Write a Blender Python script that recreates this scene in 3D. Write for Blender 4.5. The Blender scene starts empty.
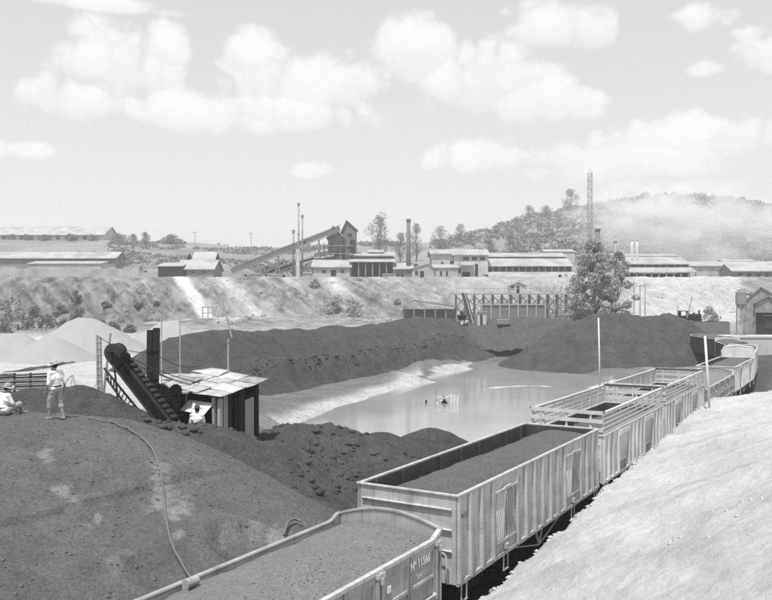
import bpy, math, random
import numpy as np
from mathutils import Vector, Matrix
random.seed(7)
R = np.random.RandomState(11)
C = bpy.context.scene.collection
sc = bpy.context.scene

# ------------------------------------------------------------------ camera
F, HY, CZ = 800.0, 303.0, 8.3          # focal length in photo pixels, horizon row, eye height (m above rail)
cam_d = bpy.data.cameras.new('camera'); cam = bpy.data.objects.new('camera', cam_d); C.objects.link(cam)
cam.location = (0, 0, CZ); cam.rotation_euler = (math.radians(90), 0, 0)
cam_d.sensor_width = 36; cam_d.lens = 36 * F / 772; cam_d.shift_y = 3 / 772
cam_d.clip_start = .1; cam_d.clip_end = 6000
sc.camera = cam

# ------------------------------------------------------------------ noise
_T = np.random.RandomState(3).rand(512, 512).astype(np.float64)
def vnoise(x, y):
    x = np.asarray(x, float); y = np.asarray(y, float)
    xi = np.floor(x).astype(int); yi = np.floor(y).astype(int); fx = x - xi; fy = y - yi
    fx = fx*fx*(3-2*fx); fy = fy*fy*(3-2*fy)
    g = lambda a, b: _T[a % 512, b % 512]
    return (g(xi,yi)*(1-fx)+g(xi+1,yi)*fx)*(1-fy)+(g(xi,yi+1)*(1-fx)+g(xi+1,yi+1)*fx)*fy
def fbm(x, y, s=1.0, o=4, rg=.5):
    t = 0; a = 1; n = 0
    for i in range(o):
        t = t + a * (vnoise(x*s + 17.3*i, y*s + 5.7*i) - .5); n += a; a *= rg; s *= 2.03
    return t / n * 2      # about -1..1
def ss(a, b, x):
    t = np.clip((x - a) / (b - a), 0, 1); return t*t*(3-2*t)

# ------------------------------------------------------------------ world, sun, exposure
CLOUDS = [(112,62,62,36),(62,98,50,24),(158,46,34,22),(256,70,42,34),(322,90,66,32),(200,112,80,20),(290,112,90,20),(418,48,44,28),(490,78,58,38),
          (568,104,36,16),(530,100,50,20),(556,26,56,24),(478,158,54,19),(640,160,110,22),(690,140,90,22),(698,17,28,15),(704,70,18,9),(766,52,34,19),(312,170,22,8),
          (14,150,34,8),(95,3,95,7),(-60,80,50,30),(850,95,60,30),(262,128,18,10)]
def cloud_image(W=3328, Hh=832):
    az = ((np.arange(W)+.5)/W-.5)*2*math.pi; el = (np.arange(Hh)+.5)/Hh*math.pi/2
    A, E = np.meshgrid(az.astype(np.float32), el.astype(np.float32)); X, Y = A*F/100., E*F/100.*1.15     # about 100 photo pixels per unit
    wx = fbm(X, Y, 2.3, 3); wy = fbm(X+31, Y+7, 2.3, 3); X2, Y2 = X+.10*wx, Y+.10*wy
    b = 0; a = 1.0; s = 2.4; nrm = 0
    for i in range(5):
        b = b + a*np.abs(2*vnoise(X2*s+13*i, Y2*s+7*i)-1); nrm += a; a *= .55; s *= 2.07
    b = b/nrm                                                        # billow, about .2-.6, low in puffs
    D = np.full(A.shape, -3.0, np.float32); VV = np.zeros(A.shape, np.float32)
    for (px, py, rx, ry) in CLOUDS:
        r = math.hypot(F, px-386); ca = math.atan2(px-386, F); ce = math.atan2(HY-py, r); u = (A-ca)*F/rx; v = (E-ce)*F/ry
        q = 1-(u*u+v*v*np.where(v < 0, 1.2, 1)); VV = np.where(q > D, v*min(1,ry/24), VV); D = np.maximum(D, q)
    low = fbm(X+5, Y+3, .55, 4); rest = ss(.62, .85, np.abs(A))*(1-ss(2.8, 3.1, np.abs(A)))+ss(.55, .8, E)*(np.abs(A) < .62)
    gen = (low*4.5-.75)*np.clip(rest,0,1) - 3*(1-np.clip(rest,0,1)); gen = gen - 2*ss(.9,1.3,E)
    D = np.maximum(np.maximum(D, gen), -1.2)
    f = D*1.0 + (b-.36)*2.5 + .6*fbm(X, Y, 1.1, 3) + .10
    m = ss(-.18, .55, f)*(.5+.45*ss(.0, 1.2, f))*(.5+.5*ss(-.9, .5, VV))
    return m.astype(np.float32), b.astype(np.float32)
SUN = Vector((-.13, -.36, .92)).normalized()
w = bpy.data.worlds.new('World'); sc.world = w; w.use_nodes = True
nt = w.node_tree; nt.nodes.clear()
def N(tree, typ, **kw):
    n = tree.nodes.new(typ)
    for k, v in kw.items():
        if k.startswith('i_'):
            n.inputs[int(k[2:])].default_value = v
        else: setattr(n, k, v)
    return n
def M_(tree, op, a, b=None, c=None, clamp=False):
    n = tree.nodes.new('ShaderNodeMath'); n.operation = op; n.use_clamp = clamp
    for i, x in enumerate((a, b, c)):
        if x is None: continue
        if isinstance(x, (int, float)): n.inputs[i].default_value = x
        else: tree.links.new(x, n.inputs[i])
    return n.outputs[0]
lk = nt.links.new
sky = N(nt, 'ShaderNodeTexSky', sky_type='NISHITA', sun_disc=False)
sky.sun_elevation = math.asin(SUN.z); sky.sun_rotation = math.atan2(SUN.x, SUN.y)
sky.altitude = 800; sky.air_density = 1.3; sky.dust_density = 2.0; sky.ozone_density = 1.0
sep = N(nt, 'ShaderNodeSeparateColor'); lk(sky.outputs[0], sep.inputs[0])
tc = N(nt, 'ShaderNodeTexCoord'); sx = N(nt, 'ShaderNodeSeparateXYZ'); lk(tc.outputs['Generated'], sx.inputs[0])
az = M_(nt, 'ARCTAN2', sx.outputs[0], sx.outputs[1]); el = M_(nt, 'ARCSINE', sx.outputs[2])
# clouds: a coverage map over the whole upper sky, by azimuth and elevation, computed below from noise
img = bpy.data.images.new('cloud_cover', 3328, 832, float_buffer=True, is_data=True)
uvn = N(nt, 'ShaderNodeCombineXYZ'); lk(M_(nt, 'MULTIPLY_ADD', az, 1/(2*math.pi), .5), uvn.inputs[0]); lk(M_(nt, 'MULTIPLY', el, 2/math.pi, clamp=True), uvn.inputs[1])
ti = N(nt, 'ShaderNodeTexImage', image=img, interpolation='Cubic', extension='EXTEND'); lk(uvn.outputs[0], ti.inputs[0])
cm_, cb_ = cloud_image(); img.pixels.foreach_set(np.stack([cm_, cb_, cm_, np.ones_like(cm_)], -1).ravel()); img.update()
sc_i = N(nt, 'ShaderNodeSeparateColor'); lk(ti.outputs[0], sc_i.inputs[0])
shade = M_(nt, 'MULTIPLY_ADD', sc_i.outputs[1], 1.1, 8.7)                         # cloud radiance before strength
SKYMUL, SKYADD = .60, 3.5
skyv = M_(nt, 'MULTIPLY_ADD', sep.outputs[2], SKYMUL, SKYADD)                   # blue-sensitive plate: pale sky
mixv = N(nt, 'ShaderNodeMix', data_type='FLOAT'); lk(sc_i.outputs[0], mixv.inputs[0]); lk(skyv, mixv.inputs[2]); lk(shade, mixv.inputs[3])
bg = N(nt, 'ShaderNodeBackground'); lk(mixv.outputs[0], bg.inputs[0]); bg.inputs[1].default_value = .1
wo = N(nt, 'ShaderNodeOutputWorld'); lk(bg.outputs[0], wo.inputs[0])
w.cycles.sampling_method = 'AUTOMATIC'
sl = bpy.data.lights.new('sun', 'SUN'); sl.energy = 4.5; sl.angle = math.radians(.53); sl.color = (1, 1, 1)
so = bpy.data.objects.new('sun', sl); C.objects.link(so); so.rotation_euler = SUN.to_track_quat('Z', 'Y').to_euler(); so.location = (-20, -60, 190)
sc.view_settings.view_transform = 'Standard'; sc.view_settings.look = 'None'; sc.view_settings.exposure = 0.12; sc.view_settings.gamma = 1
sc.view_settings.use_curve_mapping = False
sc.render.engine = 'CYCLES'; sc.cycles.use_denoising = False; sc.cycles.sample_clamp_indirect = 4
sc.cycles.max_bounces = 6; sc.cycles.diffuse_bounces = 3; sc.cycles.glossy_bounces = 3; sc.cycles.volume_bounces = 2
sc.cycles.transparent_max_bounces = 8; sc.cycles.volume_step_rate = 1.0; sc.cycles.volume_max_steps = 128

# ------------------------------------------------------------------ materials
def mat(name, base, var=.2, scale=4.0, bump=.2, bscale=None, rough=.85, stretch=(1,1,1), spec=.25, metal=0, fine=0, attr=None, dirt=0, dscale=.6, bdist=.05, streak=0):
    m = bpy.data.materials.new(name); m.use_nodes = True; t = m.node_tree; t.nodes.clear(); L = t.links.new
    o = N(t, 'ShaderNodeOutputMaterial'); p = N(t, 'ShaderNodeBsdfPrincipled'); L(p.outputs[0], o.inputs[0])
    c = N(t, 'ShaderNodeTexCoord'); mp = N(t, 'ShaderNodeMapping'); mp.inputs['Scale'].default_value = stretch; L(c.outputs['Object'], mp.inputs[0])
    n1 = N(t, 'ShaderNodeTexNoise'); n1.inputs['Scale'].default_value = scale; n1.inputs['Detail'].default_value = 6; n1.inputs['Roughness'].default_value = .62; L(mp.outputs[0], n1.inputs[0])
    v = M_(t, 'MULTIPLY_ADD', n1.outputs[0], 2 * var * 1.6, 1 - var * 1.6)
    if fine:
        n2 = N(t, 'ShaderNodeTexNoise'); n2.inputs['Scale'].default_value = scale * 9; n2.inputs['Detail'].default_value = 3; L(mp.outputs[0], n2.inputs[0])
        v = M_(t, 'MULTIPLY', v, M_(t, 'MULTIPLY_ADD', n2.outputs[0], 2 * fine * 2, 1 - fine * 2))
    if dirt:
        n3 = N(t, 'ShaderNodeTexNoise'); n3.inputs['Scale'].default_value = dscale; n3.inputs['Detail'].default_value = 5; L(c.outputs['Object'], n3.inputs[0])
        r3 = N(t, 'ShaderNodeMapRange'); r3.inputs[1].default_value = .42; r3.inputs[2].default_value = .66; L(n3.outputs[0], r3.inputs[0])
        v = M_(t, 'MULTIPLY', v, M_(t, 'MULTIPLY_ADD', r3.outputs[0], -dirt, 1.0))
    if streak:
        ms = N(t, 'ShaderNodeMapping'); ms.inputs['Scale'].default_value = (7, 7, .35); L(c.outputs['Object'], ms.inputs[0])
        n4 = N(t, 'ShaderNodeTexNoise'); n4.inputs['Scale'].default_value = 1; n4.inputs['Detail'].default_value = 4; L(ms.outputs[0], n4.inputs[0])
        r4 = N(t, 'ShaderNodeMapRange'); r4.inputs[1].default_value = .5; r4.inputs[2].default_value = .72; L(n4.outputs[0], r4.inputs[0])
        v = M_(t, 'MULTIPLY', v, M_(t, 'MULTIPLY_ADD', r4.outputs[0], -streak, 1.0))
    if attr:
        at = N(t, 'ShaderNodeAttribute'); at.attribute_name = attr; v = M_(t, 'MULTIPLY', v, at.outputs['Fac'])
    else: v = M_(t, 'MULTIPLY', v, base)
    cc = N(t, 'ShaderNodeCombineColor')
    for i in range(3): L(v, cc.inputs[i])
    L(cc.outputs[0], p.inputs['Base Color'])
    p.inputs['Roughness'].default_value = rough; p.inputs['Metallic'].default_value = metal; p.inputs['Specular IOR Level'].default_value = spec
    if bump:
        nb = N(t, 'ShaderNodeTexNoise'); nb.inputs['Scale'].default_value = bscale or scale * 2; nb.inputs['Detail'].default_value = 8; nb.inputs['Roughness'].default_value = .7; L(mp.outputs[0], nb.inputs[0])
        b = N(t, 'ShaderNodeBump'); b.inputs['Strength'].default_value = bump; b.inputs['Distance'].default_value = bdist; L(nb.outputs[0], b.inputs['Height']); L(b.outputs[0], p.inputs['Normal'])
    return m
def corrugated(name, base, freq=80, axis=0):
    m = mat(name, base, .18, 1.5, 0, rough=.7, dirt=.35, dscale=1.2, streak=.25); t = m.node_tree
    p = [n for n in t.nodes if n.type == 'BSDF_PRINCIPLED'][0]
    c = N(t, 'ShaderNodeTexCoord'); s = N(t, 'ShaderNodeSeparateXYZ'); t.links.new(c.outputs['Object'], s.inputs[0])
    h = M_(t, 'SINE', M_(t, 'MULTIPLY', s.outputs[axis], freq)); b = N(t, 'ShaderNodeBump'); b.inputs['Distance'].default_value = .02; b.inputs['Strength'].default_value = .6
    t.links.new(h, b.inputs['Height']); t.links.new(b.outputs[0], p.inputs['Normal']); return m
MT = dict(
    ground=mat('ground_earth', .3, .30, .5, 1.0, 2.0, .95, fine=.26, attr='tone', bdist=.4),
    bank=mat('pale_bank_earth', .485, .10, .9, .9, 7.0, .95, fine=.10, bdist=.09, dirt=.2, dscale=.4),
    mound=mat('mound_grit', .115, .20, 1.6, 1.0, 10.0, .95, fine=.34, attr='tone', bdist=.11),
    dark=mat('dark_mineral', .068, .45, .6, 1.0, 3.0, .95, fine=.4, bdist=.3),
    rough=mat('lumpy_dark_mineral', .078, .4, 1.2, 1.0, 4.0, .95, fine=.35, bdist=.2),
    white=mat('pale_mineral', .31, .06, .6, .4, 3.0, .95, fine=.03, bdist=.1),
    load=mat('coal_load', .115, .18, 1.5, 1.0, 16.0, .95, fine=.34, bdist=.06),
    load_pale=mat('pale_grey_load', .20, .15, 1.5, 1.0, 16.0, .95, fine=.30, bdist=.06),
    paint=mat('wagon_paint', .48, .13, 2.2, .2, 9, .65, dirt=.3, dscale=2.2, streak=.32, bdist=.02),
    paint2=mat('wagon_paint_dull', .64, .14, 1.6, .15, 12, .7, dirt=.18, dscale=1.1, streak=.22, bdist=.02),
    paint3=mat('wagon_paint_low', .36, .14, 2.0, .15, 12, .65, dirt=.3, dscale=1.4, streak=.25, bdist=.02),
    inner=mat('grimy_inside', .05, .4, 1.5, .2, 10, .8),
    tin2=mat('rusty_tin_sheet', .30, .3, 1.5, .2, 6, .7, dirt=.4, dscale=2.6), tin3=mat('bright_tin_sheet', .50, .15, 1.5, .2, 6, .55, dirt=.25, dscale=2.2),
    iron2=mat('paler_iron', .035, .5, 6, .3, 20, .6, spec=.3),  # paler iron, so beams, ladder and drum stand out from the black parts
    iron=mat('dark_iron', .009, .4, 5, .3, 20, .8, spec=.12),
    wood_mid=mat('grey_board', .14, .25, 3, .3, 10, .85, stretch=(.15,1,1), fine=.1),
    wood=mat('weathered_wood', .34, .25, 3, .35, 10, .85, stretch=(1,1,.15), fine=.1),
    woodx=mat('weathered_board', .54, .25, 3, .3, 10, .85, stretch=(.15,1,1), fine=.1),
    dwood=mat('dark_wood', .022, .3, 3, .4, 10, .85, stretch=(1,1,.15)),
    pole=mat('pale_pole', .62, .2, 3, .3, 12, .8, stretch=(1,1,.2)),
    tin=mat('tin_sheet', .42, .2, 1.5, .2, 6, .6, dirt=.35, dscale=2.2),
    roof=mat('pale_roof', .38, .14, .3, .1, 3, .7, dirt=.32, dscale=.25),
    wall=mat('plaster_wall', .42, .12, .4, .1, 3, .85, dirt=.3, dscale=.3),
    wallw=mat('whitewashed_wall', .52, .10, .4, .1, 3, .85, dirt=.25, dscale=.3),
    wallg=mat('grey_wall', .24, .2, .4, .1, 3, .85, dirt=.3, dscale=.3),
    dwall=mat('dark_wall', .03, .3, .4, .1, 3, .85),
    brick=mat('old_brick', .16, .25, .6, .2, 4, .9),
    steel=mat('grey_steel', .28, .2, .6, .1, 3, .6, metal=.3),
    foliage=mat('foliage', .13, .45, .35, 0, rough=.7), foliage2=mat('lightened_foliage', .34, .5, .6, 0, rough=.75),  # second leaf tone is lightened to offset self-shadow in the crowns
    scrub=mat('hill_scrub', .185, .5, .08, 0, rough=.8), bark=mat('bark', .12, .3, 2, .4, 8, .9),
    shirt=mat('white_cloth', .8, .04, 6, .2, 18, .8), trouser=mat('pale_cloth', .33, .1, 6, .2, 18, .85), skin=mat('skin', .25, .1, 9, 0, rough=.55),
    straw=mat('straw', .42, .15, 20, .3, 60, .8), hair=mat('hair', .012, .2, 30, 0, rough=.5), hatdark=mat('felt', .07, .1, 10, 0),
    hose=mat('rubber_hose', .14, .2, 4, .1, 8, .5), white_paint=mat('white_lettering', .66, .12, 14, 0, rough=.6), wire=mat('wire', .05, 0, 1, 0),
    stone=mat('pale_stone', .48, .12, 3, .3, 9, .95), glass=mat('window_dark', .03, .1, 1, 0, rough=.25, spec=.5), dmark=mat('dark_lettering', .12, .2, 12, 0), gravel=mat('dark_stone', .12, .4, 2, .3, 9, .95))
MT['tinc'] = corrugated('corrugated_tin', .70, 62); MT['fcorr'] = corrugated('corrugated_wall', .30, 14)

# ------------------------------------------------------------------ mesh helpers
def mesh_np(name, v, f, mt, parent=None, smooth=False, tone=None):
    v = np.asarray(v, np.float32); f = np.asarray(f, np.int32)
    me = bpy.data.meshes.new(name); me.vertices.add(len(v)); me.vertices.foreach_set('co', v.ravel())
    k = f.shape[1]; me.loops.add(f.size); me.loops.foreach_set('vertex_index', f.ravel())
    me.polygons.add(len(f)); me.polygons.foreach_set('loop_start', np.arange(0, f.size, k, dtype=np.int32))
    me.polygons.foreach_set('loop_total', np.full(len(f), k, np.int32)); me.update(calc_edges=True)
    if smooth: me.polygons.foreach_set('use_smooth', np.ones(len(f), bool))
    if tone is not None:
        a = me.attributes.new('tone', 'FLOAT', 'POINT'); a.data.foreach_set('value', np.asarray(tone, np.float32).ravel())
    me.materials.append(mt); me.validate()
    return link(name, me, parent)
def link(name, me, parent=None):
    o = bpy.data.objects.new(name, me); C.objects.link(o)
    if parent: o.parent = parent
    return o
class MB:
    def __init__(s): s.v = []; s.f = []
    def add(s, vs, fs):
        b = len(s.v); s.v += [tuple(x) for x in vs]; s.f += [tuple(i + b for i in q) for q in fs]; return s
    def hexa(s, p):   # p: 4 bottom ccw, 4 top ccw
        return s.add(p, [(3,2,1,0),(4,5,6,7),(0,1,5,4),(1,2,6,5),(2,3,7,6),(3,0,4,7)])
    def box(s, x0, x1, y0, y1, z0, z1):
        return s.hexa([(x0,y0,z0),(x1,y0,z0),(x1,y1,z0),(x0,y1,z0),(x0,y0,z1),(x1,y0,z1),(x1,y1,z1),(x0,y1,z1)])
    def bar(s, p, q, w, h, up=(0,0,1)):
        p, q = Vector(p), Vector(q); d = (q - p).normalized(); u = Vector(up)
        sd = d.cross(u)
        if sd.length < 1e-4: sd = d.cross(Vector((1,0,0)))
        sd.normalize(); n = sd.cross(d).normalized(); a, b = sd * w / 2, n * h / 2
        return s.hexa([p-a-b, p+a-b, q+a-b, q-a-b, p-a+b, p+a+b, q+a+b, q-a+b])
    def tube(s, pts, r, n=8, cap=True):
        pts = [Vector(p) for p in pts]; rr = r if isinstance(r, (list, tuple)) else [r] * len(pts); b = len(s.v); ref = None
        for i, p in enumerate(pts):
            d = (pts[min(i+1, len(pts)-1)] - pts[max(i-1, 0)]).normalized()
            if ref is None: ref = d.orthogonal().normalized()
            else: ref = (ref - d * ref.dot(d)).normalized()
            o = d.cross(ref)
            for k in range(n):
                a = 2 * math.pi * k / n; s.v.append(tuple(p + (ref * math.cos(a) + o * math.sin(a)) * rr[i]))
        for i in range(len(pts) - 1):
            for k in range(n):
                k2 = (k + 1) % n; s.f.append((b+i*n+k, b+i*n+k2, b+(i+1)*n+k2, b+(i+1)*n+k))
        if cap:
            s.f.append(tuple(b + k for k in reversed(range(n)))); s.f.append(tuple(b + (len(pts)-1)*n + k for k in range(n)))
        return s
    def extr(s, prof, a, b):   # prof list of points (in 3D) swept by vector from a to b
        a, b = Vector(a), Vector(b); n = len(prof); base = len(s.v)
        s.v += [tuple(Vector(p) + a) for p in prof] + [tuple(Vector(p) + b) for p in prof]
        s.f += [tuple(base + i for i in reversed(range(n))), tuple(base + n + i for i in range(n))]
        s.f += [(base+i, base+(i+1)%n, base+n+(i+1)%n, base+n+i) for i in range(n)]; return s
    def ball(s, c, r, n=8, m=5, sc_=(1,1,1)):
        b = len(s.v); c = Vector(c)
        for i in range(1, m):
            th = math.pi * i / m
            for k in range(n):
                a = 2*math.pi*k/n; s.v.append((c.x + r*sc_[0]*math.sin(th)*math.cos(a), c.y + r*sc_[1]*math.sin(th)*math.sin(a), c.z + r*sc_[2]*math.cos(th)))
        t = len(s.v); s.v.append((c.x, c.y, c.z + r*sc_[2])); s.v.append((c.x, c.y, c.z - r*sc_[2]))
        for k in range(n):
            k2 = (k+1) % n; s.f.append((t, b+k, b+k2)); s.f.append((t+1, b+(m-2)*n+k2, b+(m-2)*n+k))
            for i in range(m-2): s.f.append((b+i*n+k, b+(i+1)*n+k, b+(i+1)*n+k2, b+i*n+k2))
        return s
    def build(s, name, mt, parent=None, smooth=False, bevel=0):
        me = bpy.data.meshes.new(name); me.from_pydata(s.v, [], s.f); me.materials.append(MT[mt] if isinstance(mt, str) else mt)
        if smooth:
            for p in me.polygons: p.use_smooth = True
        me.update(); o = link(name, me, parent)
        if bevel:
            b = o.modifiers.new('bevel', 'BEVEL'); b.width = bevel; b.segments = 1; b.limit_method = 'ANGLE'
        return o
def B_(*a): return MB().box(*a)
def empty(name, loc=(0,0,0), rz=0.0):
    o = bpy.data.objects.new(name, None); C.objects.link(o); o.location = loc; o.rotation_euler = (0,0,rz); o.empty_display_size = .2; return o
def tag(o, label=None, cat=None, group=None, kind=None):
    if label: o['label'] = label
    if cat: o['category'] = cat
    if group: o['group'] = group
    if kind: o['kind'] = kind
    return o
def copy_tree(o, parent=None):
    c = o.copy(); C.objects.link(c); c.parent = parent
    for ch in list(o.children): copy_tree(ch, c)
    return c
def inst(o, parent, loc=(0,0,0), name=None):      # another object on the same mesh
    c = bpy.data.objects.new(name or o.name.split('.')[0], o.data); C.objects.link(c); c.parent = parent; c.location = loc
    return c
def pix(px, py, Y): return Vector(((px - 386) / F * Y, Y, CZ - (py - HY) / F * Y))
def pX(px, Y): return (px - 386) / F * Y
def pZ(py, Y): return CZ - (py - HY) / F * Y

# ------------------------------------------------------------------ track frame
TH = math.atan2(.859, .511); UX, UY = math.cos(TH), math.sin(TH); AX, AY = 1.83, 20.6
def td(X, Y):          # t along the near side of the train, d towards the camera from it
    return (X-AX)*UX + (Y-AY)*UY, (X-AX)*UY - (Y-AY)*UX
def xy(t, d): return AX + t*UX + d*UY, AY + t*UY - d*UX

# ------------------------------------------------------------------ heights
SKYL_X = np.array([-400,-100,0,60,100,200,250,330,380,420,450,490,530,570,600,640,680,720,772,860,1000,1300])
SKYL_Y = np.array([236,238,239,239,240,243,247,247,243,243,238,227,216,208,203,197,194,197,205,215,228,236])
POND = np.array([(-8.5,58.5),(-3,50),(4,47.5),(11,52),(17,62),(24,80),(29,97),(26,106),(22,113),(25,122),(27,133),(22,141),(16,138),(9,116),(4,99),(-1,83),(-6,70)])
def seg_dist(X, Y, P):
    best = np.full(np.shape(X), 1e9); ins = np.zeros(np.shape(X), bool); n = len(P)
    for i in range(n):
        a = P[i]; b = P[(i+1) % n]; dx, dy = b-a; t = np.clip(((X-a[0])*dx+(Y-a[1])*dy)/(dx*dx+dy*dy), 0, 1)
        best = np.minimum(best, np.hypot(X-a[0]-t*dx, Y-a[1]-t*dy))
        c = ((a[1] > Y) != (b[1] > Y)); xi = a[0] + (Y-a[1])*dx/(dy if abs(dy) > 1e-9 else 1e-9); ins ^= c & (X < xi)
    return np.where(ins, -best, best)
WATER = -1.0
def xb(Y): return np.interp(Y, [0,30,42,60,75,150,170], [-4,-3.5,-7,-13,-17,6,8])
def ground(X, Y):
    X = np.asarray(X, float); Y = np.asarray(Y, float); t, d = td(X, Y)
    z = np.full(X.shape, -.30)
    left = 1 - ss(-1.5, 6.5, X - xb(Y)); z = z + left*(2.3 + .25*fbm(X, Y, .05, 3))
    rt = ss(2.0, 9.0, d)*ss(35, 48, t); z = z + rt*(1.2 + 2.2*ss(70, 130, Y))
    z = z + ss(66, 84, t)*ss(-12,-2,d)*(1-rt)*1.0
    pd = seg_dist(X, Y, POND) + 1.3*fbm(X, Y, .16, 3)
    z = z + (-1.75 - z) * (1 - ss(-4.5, 2.5, pd))
    bar = np.exp(-((Y - (87 + .10*X + 1.2*np.sin(X*.5)))/1.7)**2)*ss(0,10,X)*.74 + np.exp(-((Y-106-.5*X+3*fbm(X,Y,.2,2))/8.0)**2)*(1-ss(11,19,X))*.78 + np.exp(-((Y-93-.1*X)/2.2)**2)*(1-ss(6,12,X))*.7
    z = np.where(pd < 2, z + bar*1.04 + .07*fbm(X, Y, .35, 3), z)
    # terrace in front of the embankment, the embankment, the plant pad
    up = ss(146, 178, Y); foot = np.interp(pX_inv(X, Y), [0, 130, 220, 420, 560, 640, 800], [3.2, 3.8, 5.2, 5.4, 5.0, 4.4, 4.8])
    z = z + (foot - z) * up
    wob = 1.6*fbm(X, Y*0+3, .045, 3)
    e = np.clip((Y - 178 - wob) / (19.0), 0, 1); e = e + .06*np.sin(e*math.pi)*fbm(X, Y*0, .35, 3)
    z = z + (14.7 - foot) * e * up
    gul = fbm(X + Y*.12, Y*.06, .28, 4); z = z + (.8*gul + .35*fbm(X + Y*.2, Y*.08, .9, 3))*np.sin(np.pi*np.clip(e,0,1))
    z = z + .12*fbm(X, Y, .5, 3)*ss(30, 50, Y)
    # far slopes and the hill, by direction
    p = np.clip(pX_inv(X, np.maximum(Y, 1)), -400, 1300); ysk = np.interp(p, SKYL_X, SKYL_Y) + 2.2*fbm(p*.02, p*0, 1, 4)
    yr = np.interp(p, [0, 250, 430, 560, 772], [390, 420, 470, 600, 640])
    s = np.clip((Y - 232) / (yr - 232), 0, 1); yy = 276 + (ysk - 276) * (s**.85)
    zf = CZ + (HY - yy) / F * np.minimum(Y, yr) + 2.2*fbm(X, Y, .02, 4)*np.sin(np.pi*s)
    zf = np.where(Y > yr, zf - .05*(Y - yr), zf)
    k = ss(218, 240, Y); z = z*(1-k) + zf*k
    return z
def pX_inv(X, Y): return 386 + F * np.asarray(X, float) / np.maximum(Y, 1.0)
def h_mound(X, Y):
    t, d = td(X, Y); a = np.maximum(0, d + 12.2); b = np.maximum(0, t + 3.2); c = np.maximum(0, -d - 15.5); bb = np.maximum(0, -t - 40)
    drop = .034*a*a*(1-.28*ss(4,9,a)) + .050*b*b + .010*a*b + .030*c*c + .02*bb*bb
    z = 4.78 - drop + .16*fbm(X, Y, .22, 4) + .035*fbm(X, Y, 1.6, 3)
    z = z + .045*fbm(X, Y, 3.7, 3, .6) + .030*fbm(X, Y, 8.5, 2) + .07*fbm(t*.9+.2*d, d*.13, 1, 3)*ss(2,6,a) + .05*np.maximum(0, fbm(X, Y, 1.1, 2)-.25)
    lim = 2.45 + .42*np.maximum(0, -3.2 - d); z = np.where(d > -6.5, -np.log(np.exp(-4*z) + np.exp(-4*lim))/4, z) if True else z
    # slump hollows near the wagon
    for (hx, hy, r, dp) in HOLES: 
        q = np.hypot(X-hx, Y-hy)/r; z = z - dp*np.exp(-q**4) + .35*dp*np.exp(-((q-1.35)/.35)**2)
    return z
HOLES = []
def cone(X, Y, cx, cy, top, slope, flat=0, n=.4, ns=.18, el=(1,0,1)):
    dx, dy = X-cx, Y-cy; c, s = math.cos(el[1]), math.sin(el[1]); u = (dx*c+dy*s)/el[0]; v = (-dx*s+dy*c)/el[2]
    r = np.hypot(u, v); r = np.maximum(0, np.sqrt(r*r+.5) - flat - .7); return top - slope*r + n*fbm(X, Y, ns, 4)
def h_ridge(X, Y):
    a = np.array([-20.0, 76.0]); b = np.array([11.5, 148.0]); dx, dy = b-a; L2 = dx*dx+dy*dy; t = ((X-a[0])*dx+(Y-a[1])*dy)/L2; tc_ = np.clip(t, 0, 1)
    px_, py_ = X-a[0]-tc_*dx, Y-a[1]-tc_*dy; r = np.sqrt(px_**2+py_**2+.8)-.9
    side = (px_*dy - py_*dx)/math.sqrt(L2)
    top = 5.0 + .45*np.sin(tc_*9+.6)*.5 + .5*fbm(tc_*12, tc_*0, 1, 3) + .5*tc_
    z = top - .66*r
    bench = 1.0*np.exp(-((r-6.2-.8*fbm(tc_*30, tc_*0, 1, 3))/1.3)**2)*(side > 0)*ss(.02,.15,t)*(1-ss(.72,.95,t))
    rough = 1.5*fbm(X, Y, .8, 4, .6)*np.exp(-((r-6.9)/.9)**2)*(side > 0)
    rill = .34*fbm(tc_*150, r*.16, 1, 4)*ss(.5, 2.5, r)
    return z + bench + rough + rill + .30*fbm(X, Y, .3, 4) + .14*fbm(X, Y, 1.4, 3)
def h_rheap(X, Y):
    z = cone(X, Y, 36.3, 119, 6.5, .64, 4.0, .5, .16, (1.22, 0, .8)); z2 = cone(X, Y, 30, 118, 5.4, .6, 2, .5, .2)
    an = np.arctan2(Y-119, X-36); rr = np.hypot(X-36, Y-119)
    return np.maximum(z, z2) + .28*fbm(X, Y, 1.0, 4, .6) + .35*fbm(an*11, rr*.15, 1, 4)*ss(3, 8, rr) + .9*fbm(X, Y, .45, 3)*ss(.1,.4,fbm(X+9, Y, .12, 2))
def h_bheap(X, Y):
    z = np.maximum(cone(X, Y, 24.5, 152, 5.4, .5, 3.5, .9, .14, (1.5,0,1)), cone(X, Y, 36, 150, 5.4, .5, 4, .9, .14, (1.5,0,1)))
    return z + .75*fbm(X, Y, .6, 5, .6)
BERM2 = [(-19,31,4.7),(-15.4,32,4.86),(-13.8,32,4.94),(-12.3,32.2,5.06),(-11.4,32,4.66),(-10.6,31.6,4.2),(-9.6,30.5,3.9)]
BERM = [(-10.6,28.4,4.45),(-8.5,29.1,4.15),(-7,29.4,3.97),(-5.75,29.6,3.58),(-4.6,30.2,3.1),(-3.4,32,2.5),(-3.2,35,2.5)]
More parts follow.
